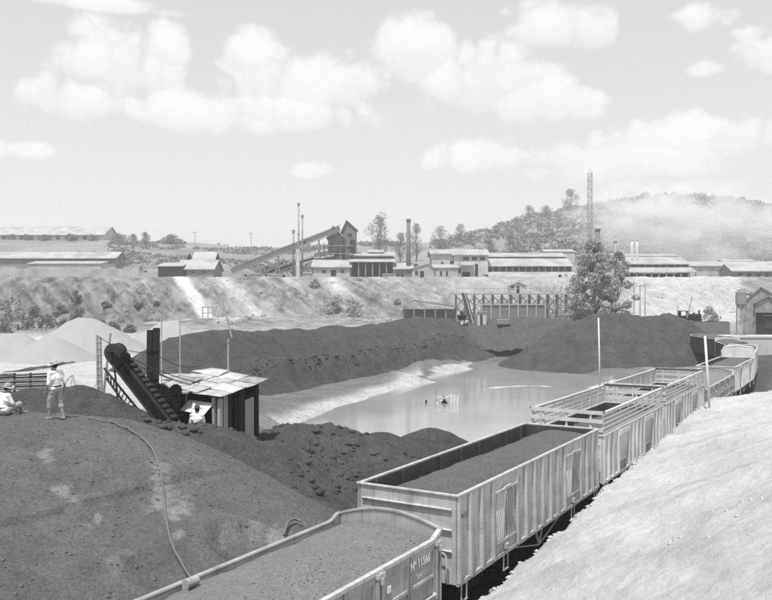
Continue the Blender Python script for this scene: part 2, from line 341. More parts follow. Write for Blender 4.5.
def h_lump(X, Y):
    z = np.maximum(cone(X, Y, -3.4, 36.5, 2.75, .50, .6, .4, .35, (1.2,-.5,.9)), cone(X, Y, -2.2, 31.5, 1.7, .45, .5, .3, .4))
    for (a, b) in list(zip(BERM, BERM[1:])) + list(zip(BERM2, BERM2[1:])):
        a, b = np.array(a), np.array(b); e = b-a; t = np.clip(((X-a[0])*e[0]+(Y-a[1])*e[1])/(e[0]**2+e[1]**2), 0, 1)
        z = np.maximum(z, a[2]+e[2]*t - .62*(np.sqrt((X-a[0]-t*e[0])**2+(Y-a[1]-t*e[1])**2+.09)-.3))
    return z + .30*fbm(X, Y, .8, 5, .6) + .16*fbm(X, Y, 2.2, 4, .65) - .16*np.maximum(0, fbm(X+20, Y, 1.5, 3)-.3)
def h_small(X, Y): return cone(X, Y, -.3, 40.5, 1.75, .56, .1, .12, .5) + .03*fbm(X, Y, 2.5, 3)
def h_small2(X, Y): return cone(X, Y, 2.5, 44, 1.45, .56, .1, .12, .5) + .03*fbm(X, Y, 2.5, 3)
WH = [(-44.5, 96, 6.4, 'left'), (-53, 88, 5.2, ''), (-37, 101, 6.5, ''), (-28.3, 106, 6.0, ''), (-22.5, 108, 4.8, '')]
def h_bank(X, Y):
    t, d = td(X, Y); e = 1.25 + .040*np.clip(t, -20, 40) + .22*fbm(t, t*0, .35, 4); sl = np.interp(t, [-20, 0, 18, 32, 50], [.52, .50, .32, .17, .1])
    top = e + sl*np.maximum(0, d-1.15) - .012*sl*np.maximum(0, d-9)**2*0
    low = -.3 + (e+.3)*ss(.1, 1.25, d + .25*fbm(X, Y, .8, 3))
    z = np.where(d > 1.15, top, np.minimum(low, top+.0))
    end = ss(33, 41, t - .25*d*0); z = z*(1-end) + (-.6)*end
    z = z + (.26*fbm(X, Y, .28, 4) + .11*fbm(X, Y, 1.7, 4, .62) + .16*fbm(t*.8, d*.18, 1, 3) + .10*np.maximum(0, fbm(X, Y, 4.0, 3, .6))*ss(.0,.35,fbm(X, Y, .7, 3)) - .08*np.maximum(0, fbm(X+40, Y, 3.0, 3, .6)-.25) + .022*fbm(X, Y, 6, 2))*ss(.3, 1.4, d)
    return np.minimum(z, 6.4 + .1*fbm(X, Y, .4, 3))
def H(X, Y):
    X = np.asarray(X, float); Y = np.asarray(Y, float); z = ground(X, Y)
    for f in (h_mound, h_lump, h_small, h_small2, h_ridge, h_rheap, h_bheap): z = np.maximum(z, f(X, Y))
    t, d = td(X, Y); z = np.where((d > .1) & (t < 41) & (d < 40), np.maximum(z, h_bank(X, Y)), z); return z
def h1(x, y): return float(H(np.array([x]), np.array([y]))[0])
def hit(px, py, fn=None, y0=6, y1=260):
    fn = fn or H; Y = np.linspace(y0, y1, 6000); X = pX(px, Y); Z = CZ - (py-HY)/F*Y; k = np.argmax(fn(X, Y) >= Z); return Vector((X[k], Y[k], Z[k]))
_h = [hit(px, py, h_mound, 10, 40) for (px, py) in ((245,547),(150,573),(95,524))]
HOLES = [(_h[0].x, _h[0].y, .75, .30), (_h[1].x, _h[1].y, .5, .22), (_h[2].x, _h[2].y, .3, .1)]

# ------------------------------------------------------------------ ground sheet
def axis(parts):
    o = [parts[0][0]]
    for (a, b, st) in parts: o += list(np.arange(a, b, st))[1 if o[-1] == a else 0:] + [b]
    return np.array(sorted(set(round(float(x), 4) for x in o)))
gx = axis([(-1400,-400,50),(-400,-160,8),(-160,-60,1.6),(-60,60,.6),(60,160,1.6),(160,400,8),(400,1400,50)])
gy = axis([(-300,-20,20),(-20,20,1.5),(20,150,.75),(150,215,.6),(215,300,2.5),(300,700,6),(700,1400,50)])
def grid_mesh(name, gx, gy, fn, mt, keep=None, tone=None, parent=None, coords=None):
    X, Y = np.meshgrid(gx, gy)
    if coords: X, Y = coords(X, Y)
    Z = fn(X, Y); nx = len(gx); ny = len(gy)
    i = np.arange(nx*ny).reshape(ny, nx); f = np.stack([i[:-1,:-1], i[:-1,1:], i[1:,1:], i[1:,:-1]], -1).reshape(-1, 4)
    v = np.stack([X, Y, Z], -1).reshape(-1, 3); tn = tone(X, Y, Z).ravel() if tone else None
    if keep is not None:
        k = keep(X, Y, Z).ravel(); fk = k[f].any(1); f = f[fk]; u = np.unique(f); rm = np.full(nx*ny, -1); rm[u] = np.arange(len(u)); f = rm[f]; v = v[u]
        if tn is not None: tn = tn[u]
    return mesh_np(name, v, f, mt, parent, True, tn)
def ground_tone(X, Y, Z):
    t, d = td(X, Y); p = pX_inv(X, Y); T = np.full(X.shape, .26); n = fbm(X, Y, .08, 4); n2 = fbm(X, Y, .5, 4)
    left = 1 - ss(-4, 2, X - xb(Y)); far = ss(44, 50, Y + 3*n)
    T = T + (.53 - T)*left*far*(1 - ss(140, 165, Y))
    T = T + (.10 - T)*(1 - ss(40, 46, Y + 3*n))*(1-ss(-6,20,d))                       # dark fines round the mound and the shack
    T = T + (.075 - T)*np.exp(-((d+1.5)/4.2)**4)                                        # track bed
    T = T + (.20 - T)*ss(2, 5, d)*ss(34, 40, t)*(1 - ss(120, 140, Y))
    pd = seg_dist(X, Y, POND) + 1.3*fbm(X, Y, .16, 3)
    T = T + (.17 + .05*n2 - T)*(1 - ss(5.5, 8.5, pd))*ss(50,58,Y)
    T = T + (.42 + .12*n2 - T)*(1 - ss(-3.2, -2.0, pd))
    crust = np.exp(-((pd + 1.3 + .7*n2)/1.9)**4)*(X < pX(420, Y))*ss(50, 56, Y) + (pd < -1)*ss(-1.12,-.98,Z)*.7
    T = T + (.52 - T)*np.clip(crust*(1.2+.6*n2), 0, 1)
    emb = ss(150, 176, Y)*(1 - ss(215, 240, Y)); st = fbm(X + (Y-178)*.8, Y*.05, .5, 5, .6); st2 = fbm(X + (Y-178)*.8, Y*.05, .12, 3)
    e = np.clip((Y-178)/19, 0, 1)
    st3 = fbm(X + (Y-178)*.8, Y*.2, 1.3, 4, .6); ec = .16 + .055*ss(150,330,p) + .11*st + .06*st2 + .12*st3 + .14*n2 + .03*e
    ec = ec + (.42 - ec)*ss(.35, .6, fbm(X, Y*.5, .12, 4) + .6*ss(150,172,Y)*(1-ss(174,182,Y)) - .25)
    xs = p - (Y - 197)*-1.05                                                            # white spill beside the dark shed
    ec = ec + (.62 - ec)*np.exp(-((p - (181 + (197-Y)*1.35))/7.5)**4)*ss(172,180,Y)*(1-ss(198,200,Y))
    ec = ec + (.50 - ec)*.8*np.exp(-((p - (222 + (197-Y)*1.9))/9)**2)*ss(170,180,Y)
    ec = ec + (.55 - ec)*.8*np.exp(-((p - (332 + (197-Y)*1.1))/8)**2)*ss(186,190,Y)
    ec = ec + (.46 - ec)*ss(606, 640, p + 6*n)*(1 - ss(738, 744, p + .15*(197-Y)))*ss(160,176,Y)*(1-ss(214,222,Y))
    ec = ec + (.46 - ec)*ss(440,470,p)*(1-ss(585,600,p))*ss(176,186,Y + 6*n2)*.45
    T = T + (ec - T)*emb
    up = ss(218, 240, Y); hc = .23 + .07*n + .06*fbm(X, Y, .03, 4); T = T + (hc - T)*up
    return np.clip(T, .03, .9)
def in_emb(X, Y): return ss(-120,-116,X)*(1-ss(116,120,X))*ss(152,155,Y)*(1-ss(196,198.5,Y))
def h_emb(X, Y):
    z = ground(X, Y); e = np.clip((Y-178)/19, 0, 1); k = np.sin(np.pi*e)
    rg = np.abs(fbm(X + (Y-178)*.8, Y*.09, .55, 4, .6)); rg2 = np.abs(fbm(X + (Y-178)*.8, Y*.2, 1.5, 3, .6))
    return z + k*(.55 - 2.6*np.exp(-(rg/.10)**2)*.45 - .30*np.exp(-(rg2/.12)**2)) + .16*fbm(X, Y, 1.1, 4, .6) + .35*np.maximum(0, fbm(X, Y, .3, 3)-.15)*k + .30*fbm(X, Y*0, .4, 4)*ss(190,197,Y)
g = grid_mesh('ground', gx, gy, lambda X, Y: ground(X, Y) - 1.6*in_emb(X, Y), MT['ground'], tone=ground_tone); tag(g, kind='structure')
eb = grid_mesh('embankment', np.arange(-121, 121.01, .4), np.arange(151, 199.6, .3), h_emb, MT['ground'], tone=ground_tone); tag(eb, kind='structure')

# earth bank on the camera's side of the track (fine grid in track coordinates)
dd = np.concatenate([np.arange(.05, 9.5, .075), np.arange(9.5, 14, .25), np.arange(14, 34, .8)]); tt = np.concatenate([np.arange(-60,-14,1.0), np.arange(-14, 20, .075), np.arange(20, 43, .12)])
b = grid_mesh('earth_bank', tt, dd, h_bank, MT['bank'], keep=lambda X, Y, Z: Z > ground(X, Y) - .35, coords=lambda T, D: xy(T, D)); tag(b, kind='structure')

def mound_tone(X, Y, Z):
    T = np.full(X.shape, .135) + .022*fbm(X, Y, .4, 3) + .02*fbm(X, Y, 3, 3)
    for (px, py, r, am) in PATCH:
        q = hit(px, py, h_mound, 10, 45); n = fbm(X, Y, 2.2, 4, .65); k = ss(.0, .55, np.exp(-(((X-q.x)**2+((Y-q.y)*.55)**2)/r**2)) + 1.1*n - .42)*np.exp(-(((X-q.x)**2+((Y-q.y)*.55)**2)/(2.2*r)**2))
        T = T + (am - T)*k
    return np.clip(T, .03, .6)
PATCH = [(158,470,.35,.22),(160,500,.4,.27),(172,515,.35,.26),(178,535,.3,.24),(45,452,.3,.25),(60,490,.25,.25),(72,502,.25,.24),(95,520,.25,.27),(120,562,.3,.2),(225,538,.3,.21),(275,540,.35,.26),(50,460,.2,.23),(258,528,.3,.22),(160,485,.3,.25)]
m1 = grid_mesh('dark_mound', np.concatenate([np.arange(-60,-18,.5), np.arange(-18, 1, .055)]), np.concatenate([np.arange(-20,11,.5), np.arange(11, 34, .055)]), h_mound, MT['mound'],
     keep=lambda X, Y, Z: (Z > ground(X, Y) - .3) & (td(X, Y)[1] < -3.05), tone=mound_tone)
co = np.empty(len(m1.data.vertices)*3, np.float32); m1.data.vertices.foreach_get('co', co); co = co.reshape(-1,3); T_, D_ = td(co[:,0], co[:,1]); k = D_ > -3.22
nx_, ny_ = xy(T_[k], np.full(k.sum(), -3.2)); co[k,0] = nx_; co[k,1] = ny_; co[k & (D_ > -3.12), 2] = -.4; m1.data.vertices.foreach_set('co', co.ravel()); m1.data.update()
tag(m1, 'large smooth grey mound in the foreground that the two men stand on', 'mound')
def heap(name, fn, x0, x1, y0, y1, st, mt, label, cat='heap', group=None, dmax=None):
    o = grid_mesh(name, np.arange(x0, x1, st), np.arange(y0, y1, st), fn, MT[mt], keep=lambda X, Y, Z: (Z > ground(X, Y) - .4) & ((td(X, Y)[1] < -3.5) | (td(X, Y)[1] > 3)))
    tag(o, label, cat, group); return o
heap('long_dark_heap', h_ridge, -34, 32, 62, 162, .42, 'dark', 'long dark ridge of mineral running beside the pond behind the shack', 'heap')
heap('dark_heap', h_rheap, 10, 62, 98, 140, .35, 'dark', 'broad dark heap beyond the pond in front of the leafy tree', 'heap')
heap('rough_heap', h_bheap, 8, 56, 138, 170, .4, 'rough', 'rough lumpy dark heap at the pond end below the trestle', 'heap')
heap('lumpy_heap', h_lump, -24, 6, 25, 48, .11, 'rough', 'lumpy dug dark heap between the shack and the tall gondola', 'heap')
heap('pointed_heap', h_small, -6, 5, 34, 47, .14, 'dark', 'low pointed dark heap at the pond edge, nearer the lumpy heap', 'heap')
heap('pointed_heap', h_small2, -4, 9, 38, 50, .14, 'dark', 'small pointed dark heap in front of the water, just above the gondola rim', 'heap')
whl = ['tall pale cone heap behind the elevator poles, largest of the white heaps', 'broad pale heap at the left edge of the picture', 'pale heap right behind the twin dark timbers', 'pale heap between two thin posts, against the dark ridge', 'small low pale heap peeping over the dark ridge']
WHP = [(pX(86,101),101,pZ(318,101)), (pX(12,92),92,pZ(333,92)), (pX(50,88),88,pZ(338,88)), (pX(170,112),112,pZ(322,112)), (pX(205,112),112,pZ(330,112))]
whl[2] = 'pale heap overlapping its larger neighbour at the left edge'
for (x, y, zt), lb in zip(WHP, whl):
    heap('pale_heap', lambda X, Y, x=x, y=y, zt=zt: cone(X, Y, x, y, zt, .60, .5, .25, .3) + .07*fbm(X, Y, 1.5, 3) + .16*fbm(np.arctan2(Y-y,X-x)*7, np.hypot(X-x,Y-y)*.2, 1, 3)*ss(1,3,np.hypot(X-x,Y-y)), x-15, x+15, y-14, y+14, .3, 'white', lb, 'heap', 'pale mineral heaps')

# water
wm = bpy.data.materials.new('murky_water'); wm.use_nodes = True; t_ = wm.node_tree; p_ = t_.nodes['Principled BSDF']
p_.inputs['Roughness'].default_value = .10; p_.inputs['IOR'].default_value = 1.33
tcx = N(t_, 'ShaderNodeTexCoord'); nw = N(t_, 'ShaderNodeTexNoise'); nw.inputs['Scale'].default_value = .12; nw.inputs['Detail'].default_value = 4; t_.links.new(tcx.outputs['Object'], nw.inputs[0])
cw = N(t_, 'ShaderNodeCombineColor'); vw = M_(t_, 'MULTIPLY_ADD', nw.outputs[0], .22, .17)
for i in range(3): t_.links.new(vw, cw.inputs[i])
t_.links.new(cw.outputs[0], p_.inputs['Base Color'])
nb = N(t_, 'ShaderNodeTexNoise'); nb.inputs['Scale'].default_value = 2.2; nb.inputs['Detail'].default_value = 3; t_.links.new(tcx.outputs['Object'], nb.inputs[0])
bb = N(t_, 'ShaderNodeBump'); bb.inputs['Strength'].default_value = .06; bb.inputs['Distance'].default_value = .03; t_.links.new(nb.outputs[0], bb.inputs['Height']); t_.links.new(bb.outputs[0], p_.inputs['Normal'])
MT['water'] = wm
wv = [(-14,44,WATER),(34,44,WATER),(34,146,WATER),(-14,146,WATER)]
tag(mesh_np('water', wv, [(0,1,2,3)], wm), kind='structure')

# loose stones (uncountable)
def rocks(name, pts, sizes, mt, label):
    base = np.array([(1,0,0),(-1,0,0),(0,1,0),(0,-1,0),(0,0,1),(0,0,-1)], float)
    e = np.array([(.7,.7,0),(-.7,.7,0),(-.7,-.7,0),(.7,-.7,0)], float); base = np.concatenate([base, e*1.0])
    fc = np.array([(4,0,6),(4,6,2),(4,2,7),(4,7,1),(4,1,8),(4,8,3),(4,3,9),(4,9,0),(5,6,0),(5,2,6),(5,7,2),(5,1,7),(5,8,1),(5,3,8),(5,9,3),(5,0,9)])
    n = len(pts); v = base[None]*(.65+.6*R.rand(n,10,1)); a = R.rand(n)*6.28; ca, sa = np.cos(a), np.sin(a)
    x = v[...,0]*ca[:,None]-v[...,1]*sa[:,None]; y = v[...,0]*sa[:,None]+v[...,1]*ca[:,None]; s = np.asarray(sizes)[:,None]
    v = np.stack([x*s, y*s*(.6+.4*R.rand(n,1)), v[...,2]*s*.6], -1) + np.asarray(pts)[:,None,:]
    f = fc[None] + (np.arange(n)*10)[:,None,None]
    return tag(mesh_np(name, v.reshape(-1,3), f.reshape(-1,3), MT[mt]), label, 'stones', kind='stuff')
def scat(n, fn, gen, smin, smax, pw=3):
    X, Y = gen(n); Z = fn(X, Y); s = smin + (smax-smin)*R.rand(n)**pw; return np.stack([X, Y, Z + s*.15], -1), s
def gen_bank(n):
    t = R.rand(n)**.8*52-14; d = 1.0 + R.rand(n)*8
    k = fbm(t, d, .5, 3) > .0; t, d = t[k], d[k]; return xy(t, d)
X, Y = gen_bank(26000); k = fbm(X, Y, .45, 3) > .08; X, Y = X[k], Y[k]; s = .008 + .05*R.rand(len(X))**7
rocks('bank_stones', np.stack([X, Y, h_bank(X, Y)-s*.15], -1), s, 'stone', 'pale clods and pebbles scattered over the white bank')
t = R.rand(2600)*44-10; d = .35 + .9*R.rand(2600); X, Y = xy(t, d); s = .02+.10*R.rand(len(X))**4
rocks('bank_foot_clods', np.stack([X, Y, h_bank(X, Y)+s*.1], -1), s, 'stone', 'crumbled pale clods along the foot of the white bank')
X = -18 + 19*R.rand(20000); Y = 12 + 19*R.rand(20000); z = h_mound(X, Y); k = (z > ground(X, Y)+.05) & (td(X, Y)[1] < -3.6); X, Y, z = X[k], Y[k], z[k]; s = .008+.06*R.rand(len(X))**10
rocks('mound_grit', np.stack([X, Y, z], -1), s, 'gravel', 'loose grit lying on the dark foreground mound')
X = -9 + 13*R.rand(5200); Y = 26 + 19*R.rand(5200); z = h_lump(X, Y); k = (z > ground(X, Y)) & (z > h_mound(X, Y)) & (td(X, Y)[1] < -3.8) & (fbm(X, Y, .5, 3) > -.15); X, Y, z = X[k], Y[k], z[k]; s = .02+.20*R.rand(len(X))**6
rocks('heap_lumps', np.stack([X, Y, z], -1), s, 'rough', 'broken dark lumps strewn over the dug heap')
X = -30+60*R.rand(40000); Y = 66+86*R.rand(40000); a0 = np.array([-20.,76.]); e0 = np.array([31.5,72.]); L0 = math.hypot(*e0); tq = ((X-a0[0])*e0[0]+(Y-a0[1])*e0[1])/L0**2; sq = ((X-a0[0])*e0[1]-(Y-a0[1])*e0[0])/L0
k = (np.abs(sq-6.6-.9*fbm(tq*30, tq*0, 1, 3)) < .8) & (tq > .0) & (tq < .85); X, Y = X[k], Y[k]; s = .05+.34*R.rand(len(X))**4; rocks('ridge_lumps', np.stack([X, Y, h_ridge(X, Y)], -1), s, 'dark', 'broken lumps along the ledge of the long dark ridge')
# ------------------------------------------------------------------ railway track
trk = empty('railway_track', (*xy(20, -1.5), 0), TH); tag(trk, 'railway track running under the loaded train', 'track')
prof = [(0,-.035,-.14),(0,.035,-.14),(0,.035,-.12),(0,.012,-.11),(0,.012,-.03),(0,.033,-.02),(0,.033,0),(0,-.033,0),(0,-.033,-.02),(0,-.012,-.03),(0,-.012,-.11),(0,-.035,-.12)]
for s in (-.72, .72): MB().extr([(p[0], p[1]+s, p[2]) for p in prof], (-60,0,0), (48,0,0)).build('rail', 'iron', trk)
sp = B_(-.11,.11,-1.25,1.25,-.34,-.141).build('sleeper', 'dwood', trk); sp.location = (-45,0,0)
for k in range(1, 150): inst(sp, trk, (-45+k*.62, random.uniform(-.05,.05), 0))

# ------------------------------------------------------------------ wagons (local x = away along the train, y = far side, z = up from the rail)
def bogie(root, x, sc_=1):
    bo = MB().box(x-.9,x+.9,-.95,-.83,.40,.62).box(x-.9,x+.9,.83,.95,.40,.62).box(x-.22,x+.22,-.95,.95,.42,.75)
    for yy in (-.97,.97):
        bo.bar((x-.85,yy,.55),(x-.2,yy,.86),.1,.1).bar((x+.85,yy,.55),(x+.2,yy,.86),.1,.1).box(x-.25,x+.25,yy-.06,yy+.06,.3,.9)
    b = bo.build('bogie', 'iron', root)
    for wx in (x-.8, x+.8):
        for yy in (-.74, .74):
            MB().tube([(wx,yy-.07,.42),(wx,yy-.01,.42),(wx,yy,.42),(wx,yy+.07,.42)], [.42,.42,.38,.38] if yy > 0 else [.38,.38,.42,.42], 20).tube([(wx,yy-.1*(1 if yy<0 else -1)*1.0,.42),(wx,yy-.22*(1 if yy<0 else -1),.42)], .12, 10).build('wheel', 'iron', b)
        MB().tube([(wx,-.8,.42),(wx,.8,.42)], .07, 8).build('axle', 'iron', b)
def rivet_strip(pts, nrm, r=.016):
    m = MB(); n = Vector(nrm)
    t1 = n.orthogonal().normalized(); t2 = n.cross(t1)
    for p in pts:
        p = Vector(p); q = [p+t1*r, p+t2*r, p-t1*r, p-t2*r]; m.add([*q, p+n*r*.9], [(0,1,4),(1,2,4),(2,3,4),(3,0,4)])
    return m
def ballast_under(root, L): 
    MB().box(-L/2+.1,L/2-.1,-.22,.22,.72,1.08).build('centre_sill', 'iron', root)
    for s in (-1,1):
        MB().box(s*L/2-(.0 if s>0 else .42), s*L/2+(.42 if s>0 else .0), -.11,.11,.78,.98).box(s*(L/2+.36)-.1, s*(L/2+.36)+.1,-.2,.14,.74,1.02).build('coupler', 'iron', root)
def gondola(t0, t1, z1, label, paint='paint', rack=0, full=True, tw=0, base=0, load_z=None, load_label=None, marks=False, pos=None, name='gondola_wagon', loadmat='load'):
    L = t1-t0; W = 3.0; hw = W/2; z0 = 1.10
    if pos is None: x, y = xy((t0+t1)/2, -1.5); root = empty(name, (x, y, base), TH)
    else: root = empty(name, (pos[0], pos[1], base), pos[2])
    tag(root, label, 'wagon', 'wagons of the loaded train'); h = L/2
    dw = 1.8; da = 2.3; nb = max(1, round((L-2*da-2*dw)/.78))
    st = [-h+.07, -h+.75, -h+1.5] + [-h+da, -h+da+dw]; mid0, mid1 = -h+da+dw, h-da-dw
    st += [mid0+(mid1-mid0)*i/nb for i in range(1, nb)] + [mid1, h-da, h-1.5, h-.75, h-.07]
    doors = [(-h+da, -h+da+dw), (h-da-dw, h-da)]
    for s in (-1, 1):
        yo = s*hw; cache = {}
        for i in range(len(st)-1):
            a, b_ = st[i], st[i+1]; isd = any(abs(a-q[0]) < .01 for q in doors)
            if isd and s < 0 and full: continue
            bul = random.uniform(-.004,.014)
            m = MB(); nx_, nz_ = 4, 5; vs = []; fs = []
            for iz in range(nz_+1):
                for ix in range(nx_+1):
                    uu, vv = ix/nx_, iz/nz_; off = bul*math.sin(math.pi*uu)*math.sin(math.pi*vv)*2.0 + random.uniform(-.002,.002)
                    vs.append((a+(b_-a)*uu, yo - s*.02 + s*off, z0+(z1-.05-z0)*vv))
            for iz in range(nz_):
                for ix in range(nx_):
                    k = iz*(nx_+1)+ix; q = (k, k+1, k+nx_+2, k+nx_+1); fs.append(q if s < 0 else q[::-1])
            m.add(vs, fs).build('side_panel', paint, root, True)
        for k, xx in enumerate(st):
            wd = .075 if 0 < k < len(st)-1 else .07; dp0, dp1 = (.10, .05)
            if s < 0 or full:
                MB().hexa([(xx-wd, yo+s*(-.012),z0-.04),(xx+wd, yo+s*(-.012),z0-.04),(xx+wd*.55,yo+s*dp0,z0-.04),(xx-wd*.55,yo+s*dp0,z0-.04)] + [(xx-wd, yo+s*(-.012),z1-.06),(xx+wd, yo+s*(-.012),z1-.06),(xx+wd*.55,yo+s*dp1,z1-.06),(xx-wd*.55,yo+s*dp1,z1-.06)]).build('rib', paint, root)
                if s < 0 and full: tag(rivet_strip([(xx-wd-.025, yo-.022, z0+.05+.135*q) for q in range(int((z1-z0-.1)/.135))], (0,-1,0)).build('rivet_row', paint, root), kind='stuff')
        MB().box(-h, h, yo-.055-.001*s, yo+.055, z1-.061, z1+.0).build('top_rail', paint, root, bevel=.012)
        MB().box(-h+.02, h-.02, yo-.045, yo+.03 if s>0 else yo+.045, z0-.12, z0-.005).build('side_sill', paint, root)
        MB().box(-h+.05, h-.05, s*(hw-.065)-.012, s*(hw-.065)+.012, z0+.02, z1-.065).build('inner_lining', 'inner', root)
        for xx in st[1:-1:2]: MB().box(xx-.05, xx+.05, s*(hw-.12)-.04, s*(hw-.12)+.04, z0+.03, z1-.08).build('inner_stake', 'inner', root)
    for s in (-1, 1):
        xo = s*h
        MB().box(min(xo, xo-s*.03), max(xo, xo-s*.03), -hw+.03, hw-.03, z0-.08, z1-.03).build('end_panel', paint, root)
        MB().box(min(xo-s*.035, xo-s*.055), max(xo-s*.035, xo-s*.055), -hw+.07, hw-.07, z0, z1-.07).build('inner_lining', 'inner', root)
        MB().box(xo-.05, xo+.05, -hw-.057, hw+.057, z1-.052, z1+.006).build('top_rail', paint, root, bevel=.012)
        for zz in (z1-.42, z1-.95, z1-1.5):
            MB().hexa([(xo,-hw+.14,zz-.07),(xo+s*.012,-hw+.14,zz-.07),(xo+s*.012,hw-.14,zz-.07),(xo,hw-.14,zz-.07),(xo,-hw+.14,zz+.05),(xo+s*.085,-hw+.14,zz+.03),(xo+s*.085,hw-.14,zz+.03),(xo,hw-.14,zz+.05)]).build('end_rib', paint, root)
        for yy in (-1, 1):
            MB().box(xo-s*.10-.0, xo+s*.012, yy*hw-.012, yy*hw+.014, z0-.08, z1-.062).build('corner_post', paint, root) if False else None
            tag(rivet_strip([(xo+s*.002, yy*(hw-.11), z0+.0+.12*q) for q in range(int((z1-z0)/.12))] + [(xo+s*.002, yy*(hw-.06), z0+.06+.12*q) for q in range(int((z1-z0)/.12))], (s,0,0)).build('rivet_row', paint, root), kind='stuff')
        # grab iron on the near corner
        gi = MB().tube([(xo+s*.03,-hw+.55,z0+.75),(xo+s*.16,-hw+.55,z0+.75),(xo+s*.18,-hw+.30,z0+.75),(xo+s*.18,-hw+.22,z0+.68),(xo+s*.18,-hw+.22,z0-.02),(xo+s*.03,-hw+.22,z0-.06)], .022, 6); gi.build('grab_iron', paint, root, True)
    B_(-h+.06, h-.06, -hw+.06, hw-.06, z0-.02, z0+.02).build('floor', 'inner', root)
    # doors with chevron boards
    if full:
        for (a, b_) in doors:
            dr = MB().box(a+.07, b_-.07, -hw-.012, -hw+.012, z0+.02, z0+.36).box(a+.07, b_-.07, -hw-.006, -hw+.016, z1-.42, z1-.06).box(a+.07,b_-.07,-hw+.02,-hw+.036,z0+.36,z1-.42).build('door', paint, root)
            lo, hi = z0+.38, z1-.46; mid = (a+b_)/2
            for sd in (-1, 1):
                for k in range(5):
                    x_b = mid + sd*(.80 - .145*k) ; x_t = mid + sd*(.80 - .145*k - .30)
                    if sd*(x_t-mid) < .02: x_t = mid + sd*.02
                    hi_k = hi - random.uniform(0, .04)
                    MB().bar((x_b,-hw-.002,lo),(x_t,-hw-.002,hi_k), .05, .075, (0,1,0)).build('door_board', 'white_paint' if sd < 0 else paint, dr)
            MB().box(a+.06, b_-.06, -hw-.075, -hw-.013, z1-.47, z1-.41).tube([(a+.5,-hw-.09,z1-.42),(a+.7,-hw-.11,z1-.36),(a+1.1,-hw-.11,z1-.36)], .03, 6).build('door_hood', paint, dr)
            MB().box(a+.1, b_-.1, -hw-.05, -hw-.013, z0+.30, z0+.36).box(mid-.12, mid+.12, -hw-.10, -hw-.013, z0+.06, z0+.2).build('door_latch', paint, dr)
    else:
        for (a, b_) in doors: MB().box(a+.1, b_-.1, -hw-.09, -hw+.0, z1-.34, z1-.12).build('door_hood', paint, root); MB().box(a+.25, b_-.5, -hw-.035, -hw, z0+.02, z0+.42).build('door_latch', paint3_if(paint), root)
    for xx in (-h+.35, -h+da+.9, h-da-.9, h-.35):
        MB().bar((xx-.16,-hw-.03,z0-.05),(xx-.16,-hw-.03,z0-.55),.035,.035).bar((xx+.16,-hw-.03,z0-.05),(xx+.16,-hw-.03,z0-.55),.035,.035).bar((xx-.18,-hw-.03,z0-.55),(xx+.18,-hw-.03,z0-.55),.06,.035).build('step', paint, root)
    MB().bar((-.35,-hw+.1,z0-.1),(0,-hw+.1,.42),.05,.05).bar((.35,-hw+.1,z0-.1),(0,-hw+.1,.42),.05,.05).bar((-2.6,-hw+.12,z0-.12),(-.02,-hw+.1,.42),.03,.03).bar((2.6,-hw+.12,z0-.12),(.02,-hw+.1,.42),.03,.03).build('truss_brace', paint, root)
    ballast_under(root, L); bogie(root, -h+2.0); bogie(root, h-2.0)
    if rack:
        zt = z1+rack
        for s in (-1, 1):
            ns_ = 9
            for k in range(ns_): xx = -h+.05+(L-.1)*k/(ns_-1); MB().box(xx-.045,xx+.045,s*(hw-.03)-.03,s*(hw-.03)+.03,z1-.1,zt-.02).build('stake', 'woodx', root)
            for k in range(5):
                zz = z1+.08+(rack-.12)*k/4; j = random.uniform(-.03,.03)
                MB().bar((-h-.03,s*hw+.012*(s),zz+j*.3),(h+.03,s*hw+.012*s,zz+j),.045,.085).build('rack_board', 'woodx', root)
            MB().box(-h-.05,h+.05,s*hw-.05,s*hw+.07,zt+.005,zt+.05).build('rack_rail', 'woodx', root)
        for s in (-1, 1):
            for yy in (-1.0, 0, 1.0): MB().box(s*h-.04, s*h+.03, yy-.04, yy+.04, z1-.06, zt-.03).build('stake', 'woodx', root)
            for k in range(3):
                zz = z1+.12+(rack-.1)*k/2.2; MB().box(s*h+(.032 if s>0 else -.082), s*h+(.082 if s>0 else -.042), -hw-.02, hw+.02, zz, zz+.15).build('rack_board', 'woodx', root)
            MB().box(s*h-.07, s*h+.07, -hw-.07, hw+.07, zt+.051, zt+.09).build('rack_rail', 'dwood', root)
    if marks:
        tag(lettering('P6.10', root, (-h+.16, -hw-.03, z1-.66), .19, 'dmark'), kind='stuff')
    return root
def paint3_if(p): return 'paint3'
def lettering(txt, parent, loc, size, mt, rot=(math.pi/2,0,0), ext=.003, sx=1, name='lettering'):
    cu = bpy.data.curves.new('txt', 'FONT'); cu.body = txt; cu.size = size; cu.extrude = ext; cu.offset = size*.018
    o = bpy.data.objects.new('txt', cu); C.objects.link(o); dg = bpy.context.evaluated_depsgraph_get(); me = bpy.data.meshes.new_from_object(o.evaluated_get(dg))
    bpy.data.objects.remove(o); me.materials.clear(); me.materials.append(MT[mt]); q = link(name, me, parent); q.location = loc; q.rotation_euler = rot; q.scale = (sx, 1, 1); return q
